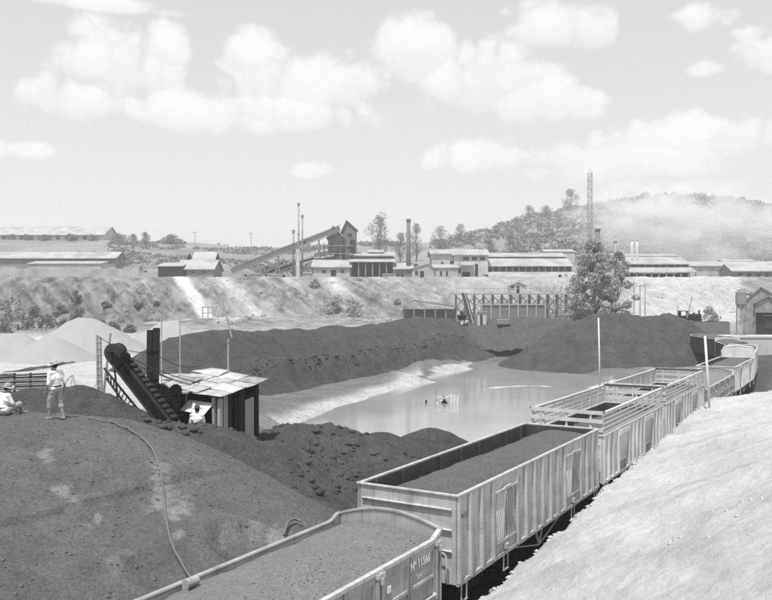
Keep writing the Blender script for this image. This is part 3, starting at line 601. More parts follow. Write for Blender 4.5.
def load(t0, t1, zc, amp, label, far_drop=.25, seed=0, edge=0, ramp=0, w=2.86, mt='load'):
    L = t1-t0; x, y = xy((t0+t1)/2, -1.5); nx_, ny_ = int(L/.10), 30; gx_ = np.linspace(-L/2+.06, L/2-.06, nx_); gy_ = np.linspace(-w/2+.02, w/2-.02, ny_)
    def fn(X, Y):
        z = zc + amp*(1-(Y/(w/2))**2) - far_drop*ss(.2, 1.4, Y) + ramp*(-X/L) + .10*fbm(X+seed*9, Y, .6, 4) + .02*fbm(X+seed*9, Y, 4, 3)
        z = z - edge*ss(1.0, 1.45, Y)*(.5+.8*fbm(X+seed, Y*0, .9, 3)) - .3*ss(L/2-.6, L/2-.05, X)*edge
        return z
    o = grid_mesh('coal_load', gx_, gy_, fn, MT[mt]); o.location = (x, y, 0); o.rotation_euler = (0,0,TH)
    return tag(o, label, 'load', 'loads in the wagons')

W1 = gondola(0, 12.7, 3.35, 'tall riveted grey gondola with chevron door boards, nearest complete wagon', marks=True)
load(0, 12.7, 3.19, .05, 'dark mineral load filling the tall riveted gondola', .30, 1, .2, .12)
gondola(13.5, 24.6, 2.98, 'slat-racked gondola next behind the tall riveted one', 'paint2', .86, False)
load(13.5, 24.6, 2.55, .05, 'dark load lying in the first slat-racked gondola', .1, 2, .1)
gondola(25.4, 37.0, 2.98, 'slat-racked gondola beside the pale leaning post', 'paint2', .86, False)
load(25.4, 37.0, 2.6, .05, 'dark load in the second slat-racked gondola', .1, 3, .1)
gondola(52.4, 65.6, 3.05, 'far plain-sided gondola with hooded doors before the bend', 'paint2', 0, False)
load(52.4, 65.6, 2.75, .25, 'dark load heaped in the far plain-sided gondola', .1, 5, .05)

# low-sided wagon with arched ends
def low_wagon(t0, t1, label, marks):
    L = t1-t0; h = L/2; hw = 1.5; z0, z1, zc, zm = 1.05, 2.56, 2.67, 2.97
    x, y = xy((t0+t1)/2, -1.5); root = tag(empty('low_sided_wagon', (x, y, 0), TH), label, 'wagon', 'wagons of the loaded train')
    def arch(s, dz, inset): 
        return [(s*(hw-inset)*(-1+2*k/16), zc+(zm-zc)*math.sin(math.pi*k/16)**.9*1.0+dz) for k in range(17)]
    for s in (-1, 1):
        pr = [(0, q[0], q[1]) for q in arch(1, 0, .02)] + [(0, hw-.02, z0), (0, -hw+.02, z0)]
        MB().extr(pr, (s*h-.03,0,0), (s*h+.03,0,0)).build('arched_end', 'paint3', root)
        a1 = arch(1, .0, -.03); m = MB()
        for k in range(16):
            m.hexa([(s*h-.06,a1[k][0],a1[k][1]+.004),(s*h-.06,a1[k+1][0],a1[k+1][1]+.004),(s*h+.06,a1[k+1][0],a1[k+1][1]+.004),(s*h+.06,a1[k][0],a1[k][1]+.004)] + [(s*h-.06,a1[k][0],a1[k][1]+.05),(s*h-.06,a1[k+1][0],a1[k+1][1]+.05),(s*h+.06,a1[k+1][0],a1[k+1][1]+.05),(s*h+.06,a1[k][0],a1[k][1]+.05)])
        m.build('arch_rim', 'paint3', root)
        rv = []
        for k in range(48):
            q = -hw+.06+(2*hw-.12)*k/47; kk = (q+hw)/(2*hw); zz = zc+(zm-zc)*math.sin(math.pi*kk)**.9; rv.append((s*h-s*.032, q, zz-.05))
        tag(rivet_strip(rv, (-s,0,0), .02).build('rivet_row', 'paint', root), kind='stuff')
        for k in (-.75, 0, .75): MB().box(s*h+(.031 if s>0 else -.11), s*h+(.11 if s>0 else -.031), k-.05, k+.05, z0, zc+.1).build('end_post', 'paint3', root)
    # far side with round rail
    MB().box(-h+.04, h-.04, hw-.05, hw-.01, z0, z1-.03).build('side_panel', 'paint3', root)
    MB().tube([(-h+.05,hw,z1+.01),(h-.55,hw,z1+.01),(h-.33,hw,z1+.04),(h-.18,hw,z1+.13),(h-.05,hw-.02,zc+.05)], .056, 10).build('side_pipe_rail', 'paint3', root, True)
    # near side: posts, hinged doors
    npair = 5; bay = (L-.5)/npair
    for k in range(npair+1):
        xx = -h+.25+bay*k
        for o in (-.085, .085): MB().box(xx+o-.035, xx+o+.035, -hw-.10, -hw+.03, z0-.05, z1-.02).build('side_post', 'paint3', root)
        MB().box(xx-.15, xx+.15, -hw-.13, -hw+.05, z1-.16, z1-.06).box(xx-.04,xx+.04,-hw-.16,-hw+.0,z1-.3,z1-.161).build('post_clamp', 'paint', root)
        tag(rivet_strip([(xx-.145, -hw-.035, z0+.1*q) for q in range(14)], (0,-1,0)).build('rivet_row', 'paint', root), kind='stuff')
    for k in range(npair):
        a = -h+.25+bay*k+.13; b_ = a+bay-.26
        dr = MB().box(a, b_, -hw-.02, -hw+.02, z0+.02, z1-.085).build('side_door', 'paint3', root)
        mid = (a+b_)/2
        for (p, q) in ((a, mid-.03), (mid+.03, b_)):
            MB().box(p, q, -hw-.045, -hw-.021, z1-.26, z1-.088).box(p, p+.09, -hw-.045, -hw-.021, z0+.03, z1-.262).box(q-.09, q, -hw-.045, -hw-.021, z0+.03, z1-.262).build('door_frame', 'paint3', dr)
            MB().box(p+.1, q-.1, -hw-.055, -hw-.0215, z0+.62, z0+.69).build('door_bar', 'paint', dr)
            MB().tube([(p+.15,-hw-.09,z0+.20),(q-.12,-hw-.09,z0+.20)], .03, 6).ball((q-.1,-hw-.09,z0+.2), .06, 6, 4).build('latch_rod', 'paint', dr)
            if not (marks and k == npair-1 and p > mid): MB().box(p+.25, p+.37, -hw-.06, -hw-.0215, z1-.62, z1-.48).build('plate', 'white_paint', dr)
    m = MB().bar((-h+.05,-hw,z1-.04),(h-.42,-hw,z1-.04),.12,.085).bar((h-.44,-hw,z1-.035),(h-.04,-hw,zc+.02),.12,.085); m.build('top_rail', 'paint', root)
    B_(-h+.05,h-.05,-hw+.05,hw-.06,z0-.05,z0).build('floor', 'inner', root)
    MB().box(-h+.04, h-.04, -hw-.04, -hw+.06, z0-.14, z0-.06).build('side_sill', 'paint3', root)
    ballast_under(root, L); bogie(root, -h+2); bogie(root, h-2)
    for xx in (-h+.5, h-.5): MB().bar((xx-.16,-hw-.03,z0-.1),(xx-.16,-hw-.03,z0-.5),.03,.03).bar((xx+.16,-hw-.03,z0-.1),(xx+.16,-hw-.03,z0-.5),.03,.03).bar((xx-.17,-hw-.03,z0-.5),(xx+.17,-hw-.03,z0-.5),.05,.03).build('step', 'paint', root)
    if marks:
        tag(lettering('Nº 11566', root, (h-1.62, -hw-.056, z1-.30-.14), .27, 'white_paint', sx=.92), kind='stuff')
        tag(lettering('15.4', root, (h-1.30, -hw-.026, z1-.72), .16, 'white_paint'), kind='stuff'); lettering('4017', root, (h-1.32, -hw-.026, z1-.95), .16, 'white_paint')
    return root
low_wagon(-15.2, -.95, 'low-sided wagon numbered 11566 with arched end, cut by the bottom edge', True)
load(-15.1, -1.05, 2.46, .20, 'smooth dark load filling the low-sided wagon at the bottom edge', 0, 7, 0, 0, 2.88, 'load_pale')
low_wagon(38.0, 51.6, 'distant low-sided wagon with arched ends just past the pale post', False)
load(38.1, 51.5, 2.5, .18, 'load level with the rim of the distant low-sided wagon', 0, 8, 0, 0, 2.88, 'load_pale')
# wagons on the bend
def bend(p0, ang, L, base, z1, label, llabel, mt):
    a = math.radians(ang); c = (p0[0]+math.cos(a)*L/2, p0[1]+math.sin(a)*L/2); hw = 1.5; h = L/2
    root = tag(empty('covered_wagon', (c[0], c[1], base), a), label, 'wagon', 'wagons of the loaded train')
    first = 'pale raised' in label
    for s in (-1, 1):
        for k in range(14): xx = -h+L*k/14; MB().box(xx+.015, xx+L/14-.015, s*hw-.03, s*hw+.03, 1.05, z1-.06-(.02 if k%3 else 0)).build('side_board', mt, root)
        MB().box(-h,h,s*hw-.06,s*hw+.06,z1-.059,z1).build('top_rail', 'paint2', root)
        up_ = .55 if first and s < 0 else .0
        pr = [(0, -hw, 1.05), (0, hw, 1.05), (0, hw, z1+.05), (0, hw-.25, z1+.1+up_*.8), (0, 0, z1+.12+up_), (0, -hw+.25, z1+.1+up_*.8), (0, -hw, z1+.05)]
        MB().extr(pr, (s*h-.035,0,0), (s*h+.035,0,0)).build('raised_end', 'paint2', root)
        m = MB(); m.tube([(s*h, q[1], q[2]) for q in pr[2:]], .07, 6).build('end_rim', 'white_paint' if first and s < 0 else 'paint2', root)
    B_(-h+.05,h-.05,-hw+.05,hw-.05,1.0,1.04).build('floor', 'inner', root); ballast_under(root, L); bogie(root, -h+1.8); bogie(root, h-1.8)
    nx_ = np.linspace(-h+.07, h-.07, 60); ny_ = np.linspace(-hw+.05, hw-.05, 16)
    o = grid_mesh('coal_load', nx_, ny_, lambda X, Y: z1 + .05 + .25*(1-(Y/hw)**2) + .05*fbm(X, Y, .7, 3), MT['load']); o.location = (c[0], c[1], base); o.rotation_euler = (0,0,a); tag(o, llabel, 'load', 'loads in the wagons')
    return (p0[0]+math.cos(a)*(L+.8), p0[1]+math.sin(a)*(L+.8))
x0, y0 = xy(66.6, -1.5)
p1 = bend((x0, y0), 64, 11.2, .15, 3.3, 'wagon with pale raised end rim at the start of the bend', 'load on the wagon with the pale raised end', 'paint2')
p2 = bend(p1, 75, 10.5, .35, 3.2, 'dark board-sided wagon rounding the bend beside the broad dark heap', 'load on the dark board-sided wagon', 'dwood')
p3 = bend(p2, 85, 10.5, .6, 3.2, 'farthest dark wagon half hidden by the broad dark heap', 'load on the farthest dark wagon', 'dwood')

# loose lumps lying on the two nearest loads
def load_lumps(name, root_t, n, fnz, label, L, mt):
    u = (R.rand(n)-.5)*(L-.3); v_ = (R.rand(n)-.5)*2.6; x, y = xy(root_t + u, -1.5 - v_); s_ = .006 + .028*R.rand(n)**6
    return rocks(name, np.stack([x, y, fnz(u, v_)], -1), s_, mt, label)
LOADZ = {}
for o in [o for o in C.objects if o.name.startswith('coal_load')]:
    LOADZ[o['label']] = o
def surf(o):
    co = np.empty(len(o.data.vertices)*3, np.float32); o.data.vertices.foreach_get('co', co); co = co.reshape(-1,3); xs = np.unique(co[:,0]); ys = np.unique(co[:,1]); Zg = co[:,2].reshape(len(ys), len(xs))
    return lambda u, v: Zg[np.clip(np.searchsorted(ys, v), 0, len(ys)-1), np.clip(np.searchsorted(xs, u), 0, len(xs)-1)]
load_lumps('load_lumps', 6.35, 2600, surf(LOADZ['dark mineral load filling the tall riveted gondola']), 'small lumps lying on the load of the tall gondola', 12.7, 'load')
load_lumps('load_lumps', -8.075, 3200, surf(LOADZ['smooth dark load filling the low-sided wagon at the bottom edge']), 'small lumps lying on the load of the low-sided wagon', 14.0, 'load_pale')
# ------------------------------------------------------------------ working place on the left
def sheet_quad(m, a, b, c, d, th=.02):      # thin slab from four corners
    a, b, c, d = map(Vector, (a, b, c, d)); n = (b-a).cross(d-a).normalized()*th
    return m.hexa([a-n, b-n, c-n, d-n, a, b, c, d])
def bil(q, u, v): return q[0]*(1-u)*(1-v)+q[1]*u*(1-v)+q[2]*u*v+q[3]*(1-u)*v
# shack
P0 = Vector((-6.85,33,0)); PR = Vector((-5.62,35,0)); PL = Vector((-9.42,34.6,0)); PB = PR+PL-P0; zg = 2.2
sh = tag(empty('shack', (-7.4,34.8,zg)), 'open timber shack with a patched tin roof beside the elevator', 'shack'); O = sh.location.copy()
def loc(v): return Vector(v)-O
q = [Vector((P0.x+.05,P0.y-.35,4.45)), Vector((PR.x+.45,PR.y-.05,4.95)), Vector((PB.x+.1,PB.y+.2,5.22)), Vector((PL.x-.75,PL.y-.05,4.70))]
for j in range(3):
    for i in range(4):
        u0, u1 = i/4-.02, (i+1)/4+.02; v0, v1 = j/3-.03, (j+1)/3+.03
        if i == 0 and j == 2: v1 = .9
        dz = Vector((0,0,.025*((i+j)%2)+random.uniform(0,.03)+.03*j)); jt = lambda: Vector((random.uniform(-.10,.10),random.uniform(-.10,.10),random.uniform(-.035,.045)))
        c = [bil(q,u0,v0)+dz+jt(), bil(q,u1,v0)+dz+jt(), bil(q,u1,v1)+dz+jt(), bil(q,u0,v1)+dz+jt()]
        m = MB(); nn = 4; vs = []; fs = []
        for b_ in range(nn+1):
            for a_ in range(nn+1):
                vs.append(loc(bil(c, a_/nn, b_/nn)) + Vector((0,0,random.uniform(-.012,.016))))
        vs2 = [v_ - Vector((0,0,.015)) for v_ in vs]; k0 = len(vs)
        for b_ in range(nn):
            for a_ in range(nn):
                k = b_*(nn+1)+a_; fs += [(k,k+1,k+nn+2,k+nn+1), (k0+k+nn+1,k0+k+nn+2,k0+k+1,k0+k)]
        ring = [a_ for a_ in range(nn+1)] + [b_*(nn+1)+nn for b_ in range(1,nn+1)] + [nn*(nn+1)+a_ for a_ in range(nn-1,-1,-1)] + [b_*(nn+1) for b_ in range(nn-1,0,-1)]
        for a_ in range(len(ring)): r0, r1 = ring[a_], ring[(a_+1) % len(ring)]; fs.append((r0, k0+r0, k0+r1, r1))
        m.add(vs+vs2, fs).build('roof_sheet', ('tin','tin3','tin','tin2','tin','tin3')[(i*5+j*2) % 6], sh, True)
def zroof(u, v): return bil(q, u, v).z-.06
def wallpt(a, b, f): return a+(b-a)*f
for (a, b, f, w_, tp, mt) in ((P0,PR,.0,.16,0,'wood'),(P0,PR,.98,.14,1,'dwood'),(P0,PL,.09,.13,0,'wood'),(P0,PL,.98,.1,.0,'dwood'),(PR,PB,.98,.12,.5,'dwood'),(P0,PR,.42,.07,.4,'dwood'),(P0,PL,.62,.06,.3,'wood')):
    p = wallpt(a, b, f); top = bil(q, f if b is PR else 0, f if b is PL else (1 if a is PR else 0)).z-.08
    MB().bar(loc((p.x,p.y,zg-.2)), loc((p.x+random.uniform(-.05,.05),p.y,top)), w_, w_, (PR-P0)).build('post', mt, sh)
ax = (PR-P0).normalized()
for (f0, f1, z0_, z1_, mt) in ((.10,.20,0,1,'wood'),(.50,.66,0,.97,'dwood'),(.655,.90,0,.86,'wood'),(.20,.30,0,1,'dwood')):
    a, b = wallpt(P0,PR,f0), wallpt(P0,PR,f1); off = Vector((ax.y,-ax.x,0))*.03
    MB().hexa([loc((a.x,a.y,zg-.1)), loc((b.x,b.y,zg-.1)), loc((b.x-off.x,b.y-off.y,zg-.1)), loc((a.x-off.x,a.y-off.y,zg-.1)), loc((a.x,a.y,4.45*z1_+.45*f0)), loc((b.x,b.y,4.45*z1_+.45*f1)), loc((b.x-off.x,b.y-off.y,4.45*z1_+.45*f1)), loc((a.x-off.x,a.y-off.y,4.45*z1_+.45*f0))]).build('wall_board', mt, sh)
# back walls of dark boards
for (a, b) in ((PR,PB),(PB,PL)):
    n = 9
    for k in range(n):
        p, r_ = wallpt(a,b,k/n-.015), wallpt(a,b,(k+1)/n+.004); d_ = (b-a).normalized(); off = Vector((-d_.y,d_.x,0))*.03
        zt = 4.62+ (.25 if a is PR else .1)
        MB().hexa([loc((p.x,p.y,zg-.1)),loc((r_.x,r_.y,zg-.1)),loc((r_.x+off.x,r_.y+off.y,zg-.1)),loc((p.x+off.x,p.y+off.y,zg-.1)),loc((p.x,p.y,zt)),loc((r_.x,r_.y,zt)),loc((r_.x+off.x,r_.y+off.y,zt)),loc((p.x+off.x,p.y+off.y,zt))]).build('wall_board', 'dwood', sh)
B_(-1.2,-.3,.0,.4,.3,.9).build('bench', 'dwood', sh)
d_ = (PL-P0).normalized(); a, b = P0+d_*.35, P0+d_*1.75; outw = Vector((-ax.x,-ax.y,0))
MB().hexa([loc((a+outw*.55).to_tuple()[:2]+(3.72,)), loc((b+outw*.55).to_tuple()[:2]+(3.80,)), loc((b).to_tuple()[:2]+(4.18,)), loc(a.to_tuple()[:2]+(4.12,)), loc((a+outw*.55).to_tuple()[:2]+(3.74,)), loc((b+outw*.55).to_tuple()[:2]+(3.82,)), loc((b).to_tuple()[:2]+(4.2,)), loc(a.to_tuple()[:2]+(4.14,))]).build('window_flap', 'tinc', sh)

# bucket elevator
el_ = tag(empty('bucket_elevator', (-9.8,32.6,2.9)), 'dark inclined bucket elevator with a large head drum beside the shack', 'elevator'); O2 = el_.location.copy()
Hd = pix(116,352,33.2); Ft = pix(172,424,32.4); axv = (Ft-Hd).normalized(); wv_ = Vector((-.18,-1,0)).normalized(); nv = axv.cross(wv_).normalized()
if nv.z < 0: nv = -nv
LL = (Ft-Hd).length
def ep(s, w_, n_): return Hd + axv*s + wv_*w_ + nv*n_ - O2
for w_ in (-.34, .34):
    for n_ in (.16, -.30): MB().bar(ep(.0,w_,n_), ep(LL,w_,n_), .07, .09).build('side_beam', 'iron2', el_)
    m = MB()
    for k in range(9): m.bar(ep(LL*k/9,w_,-.28), ep(LL*(k+.5)/9,w_,.14), .035, .035).bar(ep(LL*(k+.5)/9,w_,.14), ep(LL*(k+1)/9,w_,-.28), .035, .035)
    m.build('lattice', 'iron', el_); MB().hexa([ep(.25,w_-.012,-.26),ep(LL,w_-.012,-.26),ep(LL,w_+.012,-.26),ep(.25,w_+.012,-.26),ep(.25,w_-.012,.2),ep(LL,w_-.012,.2),ep(LL,w_+.012,.2),ep(.25,w_+.012,.2)]).build('casing_plate','iron',el_)
MB().hexa([ep(.1,-.28,.20),ep(LL,-.28,.20),ep(LL,.28,.20),ep(.1,.28,.20),ep(.1,-.28,.23),ep(LL,-.28,.23),ep(LL,.28,.23),ep(.1,.28,.23)]).build('belt', 'iron', el_)
bk = None
for k in range(13):
    c = .25+k*LL/14
    MB().hexa([ep(c,-.24,.232),ep(c+.2,-.24,.232),ep(c+.2,.24,.232),ep(c,.24,.232),ep(c+.06,-.24,.29),ep(c+.2,-.24,.31),ep(c+.2,.24,.31),ep(c+.06,.24,.29)]).build('bucket', 'iron2', el_)
MB().tube([ep(.0,-.26,-.02),ep(0,-.22,-.02),ep(0,-.219,-.02),ep(0,.22,-.02),ep(0,.221,-.02),ep(0,.26,-.02)], [.38,.38,.33,.33,.38,.38], 26).build('head_drum', 'iron2', el_, False)
MB().tube([ep(0,-.55,-.02),ep(0,.6,-.02)], .05, 8).build('drum_shaft', 'iron', el_)
MB().tube([ep(.62,.46,.42),ep(.62,.60,.42)], .21, 18).tube([ep(.62,.2,.42),ep(.62,.7,.42)], .05, 8).build('pulley', 'iron', el_)
MB().bar(ep(.62,.4,.42), ep(.62,.36,-.2), .08, .08).build('pulley_bracket', 'iron', el_)
# stair ladder under the elevator
lad = tag(empty('plank_ladder', pix(125,405,33)), 'dark ladder leaning under the inclined elevator', 'ladder'); O3 = lad.location.copy()
la, lb_ = pix(104,368,33.6)-O3, pix(141,413,33.0)-O3; la2, lb2 = la+Vector((.1,-.02,-.42)), lb_+Vector((-.28,0,-.16))
MB().bar(la,lb_,.06,.07).build('ladder_rail','iron2',lad); MB().bar(la2,lb2,.06,.07).build('ladder_rail','iron2',lad)
for k in range(1,11): MB().bar(la.lerp(lb_,k/11), la2.lerp(lb2,k/11), .04,.04).build('rung','iron',lad)
# masts
mast = tag(empty('timber_mast', (pX(152,34.2),34.2,2.6)), 'pair of thick dark upright timbers behind the elevator', 'mast'); O4 = mast.location.copy()
for (px, lean, yt, w_) in ((149.5,.6,330,.22),(155,1.6,328,.24)):
    MB().bar(pix(px,404,34.2)-O4, pix(px+lean,yt,34.2)-O4, w_, w_, (0,1,0)).build('timber','dwood',mast)
MB().bar(pix(147,352,34.1)-O4, pix(158,352,34.1)-O4,.08,.1).bar(pix(147,380,34.1)-O4, pix(158,380,34.1)-O4,.08,.1).build('cross_piece','iron',mast)
# engine and gears between elevator and shack
eng = tag(empty('winch_engine', (pX(168,33.4),33.4,2.5)), 'dark winch engine with two gear wheels under the roof edge', 'engine'); O5 = eng.location.copy()
for (px, py, r_) in ((161,393,.36),(170,401,.42),(176,390,.2)):
    c = pix(px,py,33.1)-O5; w0 = Vector((.1,-1,0)).normalized(); m = MB().tube([c, c+w0*.12], r_, 22)
    for k in range(22):
        a = 2*math.pi*k/22; e1 = Vector((math.cos(a),.1*math.cos(a),math.sin(a))); m.bar(c+w0*.06+e1*(r_-.01), c+w0*.06+e1*(r_+.045), .06, .12, w0)
    m.tube([c-w0*.2, c+w0*.3], .05, 8).build('gear_wheel','iron',eng)
B_(-.7,.7,.0,.7,-.3,1.2).build('engine_bed','iron',eng); MB().tube([(-.2,.3,1.2),(-.2,.3,1.6)],.12,10).build('engine_cylinder','iron',eng)
MB().box(-.15,.9,-.3,.3,2.05,2.12).build('sack_shelf','wood',eng)
# pole ladders beside the elevator head
pl_ = tag(empty('pole_ladder', (pX(98,36),36,2.2)), 'tall pale pole ladder standing left of the head drum', 'ladder'); O6 = pl_.location.copy()
for (px, tp) in ((97,335),(100.2,337)): MB().tube([pix(px+1.5,404,36)-O6, pix(px,tp,36)-O6], [.07,.055], 8).build('ladder_pole','wood',pl_)
for k in range(9): y_ = 342+k*6.4; MB().bar(pix(96.6,y_,35.95)-O6, pix(101.2,y_,35.95)-O6,.04,.05).build('rung','wood',pl_)
lp = MB().tube([pix(103,398,37), pix(110.5,333,37)], [.07,.05], 8); o = lp.build('leaning_pole','wood'); tag(o, 'slim pole leaning right, between pole ladder and head drum', 'pole')
o = MB().tube([pix(114.5,368,34), pix(119,412,34)], [.04,.05], 8).build('prop_pole','dwood'); tag(o, 'thin prop under the elevator head', 'pole')
# posts in the pale yard and behind
for (px, y0_, y1_, Y_, r_, lb) in ((161.5,348,320,60,.05,'short post in front of the pale heap'),(180,338,316,64,.05,'taller thin post beside the pale heap'),(228.3,371,339,50,.06,'wire post standing behind the shack roof')):
    b_ = pix(px,y0_,Y_); b_.z = min(b_.z, h1(b_.x,Y_)) ; o = MB().tube([b_, pix(px,y1_,Y_)], r_, 7).build('post','wood'); tag(o, lb, 'post')
o = MB().tube([pix(232,338,52), pix(223,303,52)], .05, 6).build('tilted_pole','wood'); tag(o, 'thin tilted pole rising from the wire post behind the shack', 'pole')
# wires
def wire(a, b, sag, lb, r_=.016, mt='wire'):
    a, b = Vector(a), Vector(b); pts = [a.lerp(b, k/16) - Vector((0,0,4*sag*(k/16)*(1-k/16))) for k in range(17)]
    o = MB().tube(pts, r_, 5).build('cable', mt); tag(o, lb, 'cable'); return o
wire(pix(98,336,36), pix(152,352,34.2), .25, 'slack cable from the pole ladder to the twin timbers')
wire(pix(156,354,34.1), pix(229,342,50), 1.0, 'slack cable from the twin timbers to the wire post')
wire(pix(131,358,33), pix(200,383,34.6), .1, 'upper drive cable running from the pulley to the tin roof', .022)
wire(pix(133,363,33), pix(197,386,34.4), .1, 'lower drive cable running from the pulley to the tin roof', .022)
wire(pix(150,368,34), pix(188,384,34.6), .08, 'short cable from the twin timbers to the tin roof', .022)
# slatted fence at the far left
fy = 56.0; fe = tag(empty('slatted_fence', (pX(20,fy),fy,2.0)), 'long low fence of dark horizontal boards behind the two men', 'fence'); O7 = fe.location.copy()
x0_, x1_ = pX(-40,fy), pX(50,fy)
for k in range(7):
    zz = pZ(390,fy)+.08+k*.16
    for (a, b) in ((x0_,pX(-5,fy)),(pX(-5,fy)+.02,pX(14,fy)),(pX(14,fy)+.02,x1_)):
        MB().bar(Vector((a,fy,zz+random.uniform(-.02,.02)-.04))-O7, Vector((b,fy,zz+random.uniform(-.02,.02)+.10*(b==x1_)))-O7, .05, .135).build('fence_board','dwood' if k%2 else 'wood_mid',fe)
for px in (-20,-4,14,30,49): MB().box(pX(px,fy)-O7.x-.07,pX(px,fy)-O7.x+.07,.03,.15,-.3,pZ(373,fy)-O7.z).build('fence_post','dwood',fe)
MB().bar(Vector((x0_,fy,pZ(375,fy)))-O7, Vector((x1_,fy,pZ(371,fy)))-O7, .35, .05).build('cap_board','woodx',fe)
# a-frame in the pale yard
af = tag(empty('pole_gin', (pX(73,48),48,2.2)), 'small frame of two leaning poles and a rope behind the standing man', 'frame'); O8 = af.location.copy()
ap = pix(72.5,375,48)
MB().tube([ap-O8, pix(78.5,396,47.6)-O8],.05,7).build('leg','wood',af); MB().tube([ap-O8, pix(63,384,49)-O8],.035,7).build('leg','wood',af); MB().tube([ap-O8, pix(70,394,48)-O8],.012,5).build('rope','wire',af)
wire(pix(78,394,47.6), pix(99,380,36.2), .3, 'thin rope from the pole frame to the pole ladder', .012)
# narrow rails in the pale yard
YA, YB = Vector((-33.6,70.6,0)), Vector((-33.4,90,0))
nr = tag(empty('narrow_track', (pX(50,70),70,2.3)), 'narrow light rails crossing the pale yard below the white heaps', 'track'); O9 = nr.location.copy()
def gp(px, py): v = hit(px, py, ground, 40, 140); return v
for off in (0, 4):
    pts = [YA.lerp(YB,k/20)+Vector((-.4+off*.2,0,0)) for k in range(21)]; pts = [Vector((p.x,p.y,float(ground(np.array([p.x]),np.array([p.y]))[0])+.12)) for p in pts]; MB().tube([p-O9 for p in pts], .035, 5).build('rail','iron',nr)
for k in range(36):
    a = YA.lerp(YB,k/35); a.z = float(ground(np.array([a.x]),np.array([a.y]))[0])+.04; b = a+Vector((.65,0,0)); a = a-Vector((.65,0,0)); MB().bar(a-O9+Vector((0,0,.03)), b-O9+Vector((0,0,.03)), .16, .06).build('sleeper','wood_mid',nr)
# hoses
def hose(pxs, lb, r_=.05, lift=.03, mt='hose'):
    pts = [hit(px, py, h_mound, 10, 45) for (px, py) in pxs]; out = []
    for i in range(len(pts)-1):
        p0, p1, p2, p3 = pts[max(i-1,0)], pts[i], pts[i+1], pts[min(i+2,len(pts)-1)]
        for k in range(8):
            t = k/8; v_ = .5*((2*p1)+(p2-p0)*t+(2*p0-5*p1+4*p2-p3)*t*t+(3*p1-p0-3*p2+p3)*t**3); v_.z = float(h_mound(np.array([v_.x]),np.array([v_.y]))[0])+r_*.7+lift; out.append(v_)
    return out
hp = hose([(88,420),(112,424),(130,432),(146,444),(157,462),(163,490),(166,520),(171,545),(181,565)], '') 
xw, yw = xy(-4.9,-3.0)
hp += [pix(187,573,16.9), pix(192,578.5,16.35)]
o = MB().tube(hp, .027, 8).build('hose','hose',None,True); tag(o, 'long pale hose winding down the mound to the pipe rail', 'hose')
ho = hose([(284,541),(287,530),(294,525),(302,528)], '', lift=.12); o = MB().tube(ho, .035, 7).build('hose_stub','hose',None,True); tag(o, 'short bent pipe stub at the mound foot by the wagon', 'pipe')
# clamp where the hose meets the pipe rail
cl_ = tag(empty('hose_clamp', pix(191,582,16.2)), 'small clamp with valve on the pipe rail where the hose joins', 'clamp')
MB().tube([(-.08,-.14,0),(.08,.14,0)],.10,10).build('clamp_ring','paint3',cl_); MB().box(-.14,-.02,-.16,-.04,-.24,-.06).ball((-.05,-.12,-.2),.07,8,5).build('valve','paint3',cl_)

# ------------------------------------------------------------------ people
def capsule(m, a, b, r0, r1, n=12, fl=1.0, flv=None):
    a, b = Vector(a), Vector(b); d = (b-a); L_ = d.length; d = d/max(L_,1e-6); pts, rr = [], []
    for k in (0.05,.35,.7,1): pts.append(a - d*r0*math.cos(math.pi/2*k)); rr.append(r0*math.sin(math.pi/2*k))
    for k in (1,.7,.35,.05): pts.append(b + d*r1*math.cos(math.pi/2*k)); rr.append(r1*math.sin(math.pi/2*k))
    m.tube(pts, rr, n)
def remesh(m, name, mt, parent, vox, smooth=6, fold=0):
    me = bpy.data.meshes.new('tmp'); me.from_pydata(m.v, [], m.f); o = bpy.data.objects.new('tmp', me); C.objects.link(o)
    r = o.modifiers.new('r','REMESH'); r.mode = 'VOXEL'; r.voxel_size = vox; s = o.modifiers.new('s','SMOOTH'); s.factor = .5; s.iterations = smooth
    dg = bpy.context.evaluated_depsgraph_get(); nm = bpy.data.meshes.new_from_object(o.evaluated_get(dg)); bpy.data.objects.remove(o)
    if fold:
        co = np.empty(len(nm.vertices)*3, np.float32); nm.vertices.foreach_get('co', co); co = co.reshape(-1,3); no = np.empty_like(co); nm.vertices.foreach_get('normal', no.ravel()) if False else None
        nrm = np.array([v.normal[:] for v in nm.vertices], np.float32); f_ = fbm(co[:,0]*3+co[:,2]*2.0, co[:,1]*3+co[:,2]*5, 3.0, 3); co = co + nrm*f_[:,None]*fold
        nm.vertices.foreach_set('co', co.astype(np.float32).ravel())
    for p in nm.polygons: p.use_smooth = True
    nm.name = name; nm.materials.clear(); nm.materials.append(MT[mt]); nm.update(); return link(name, nm, parent)
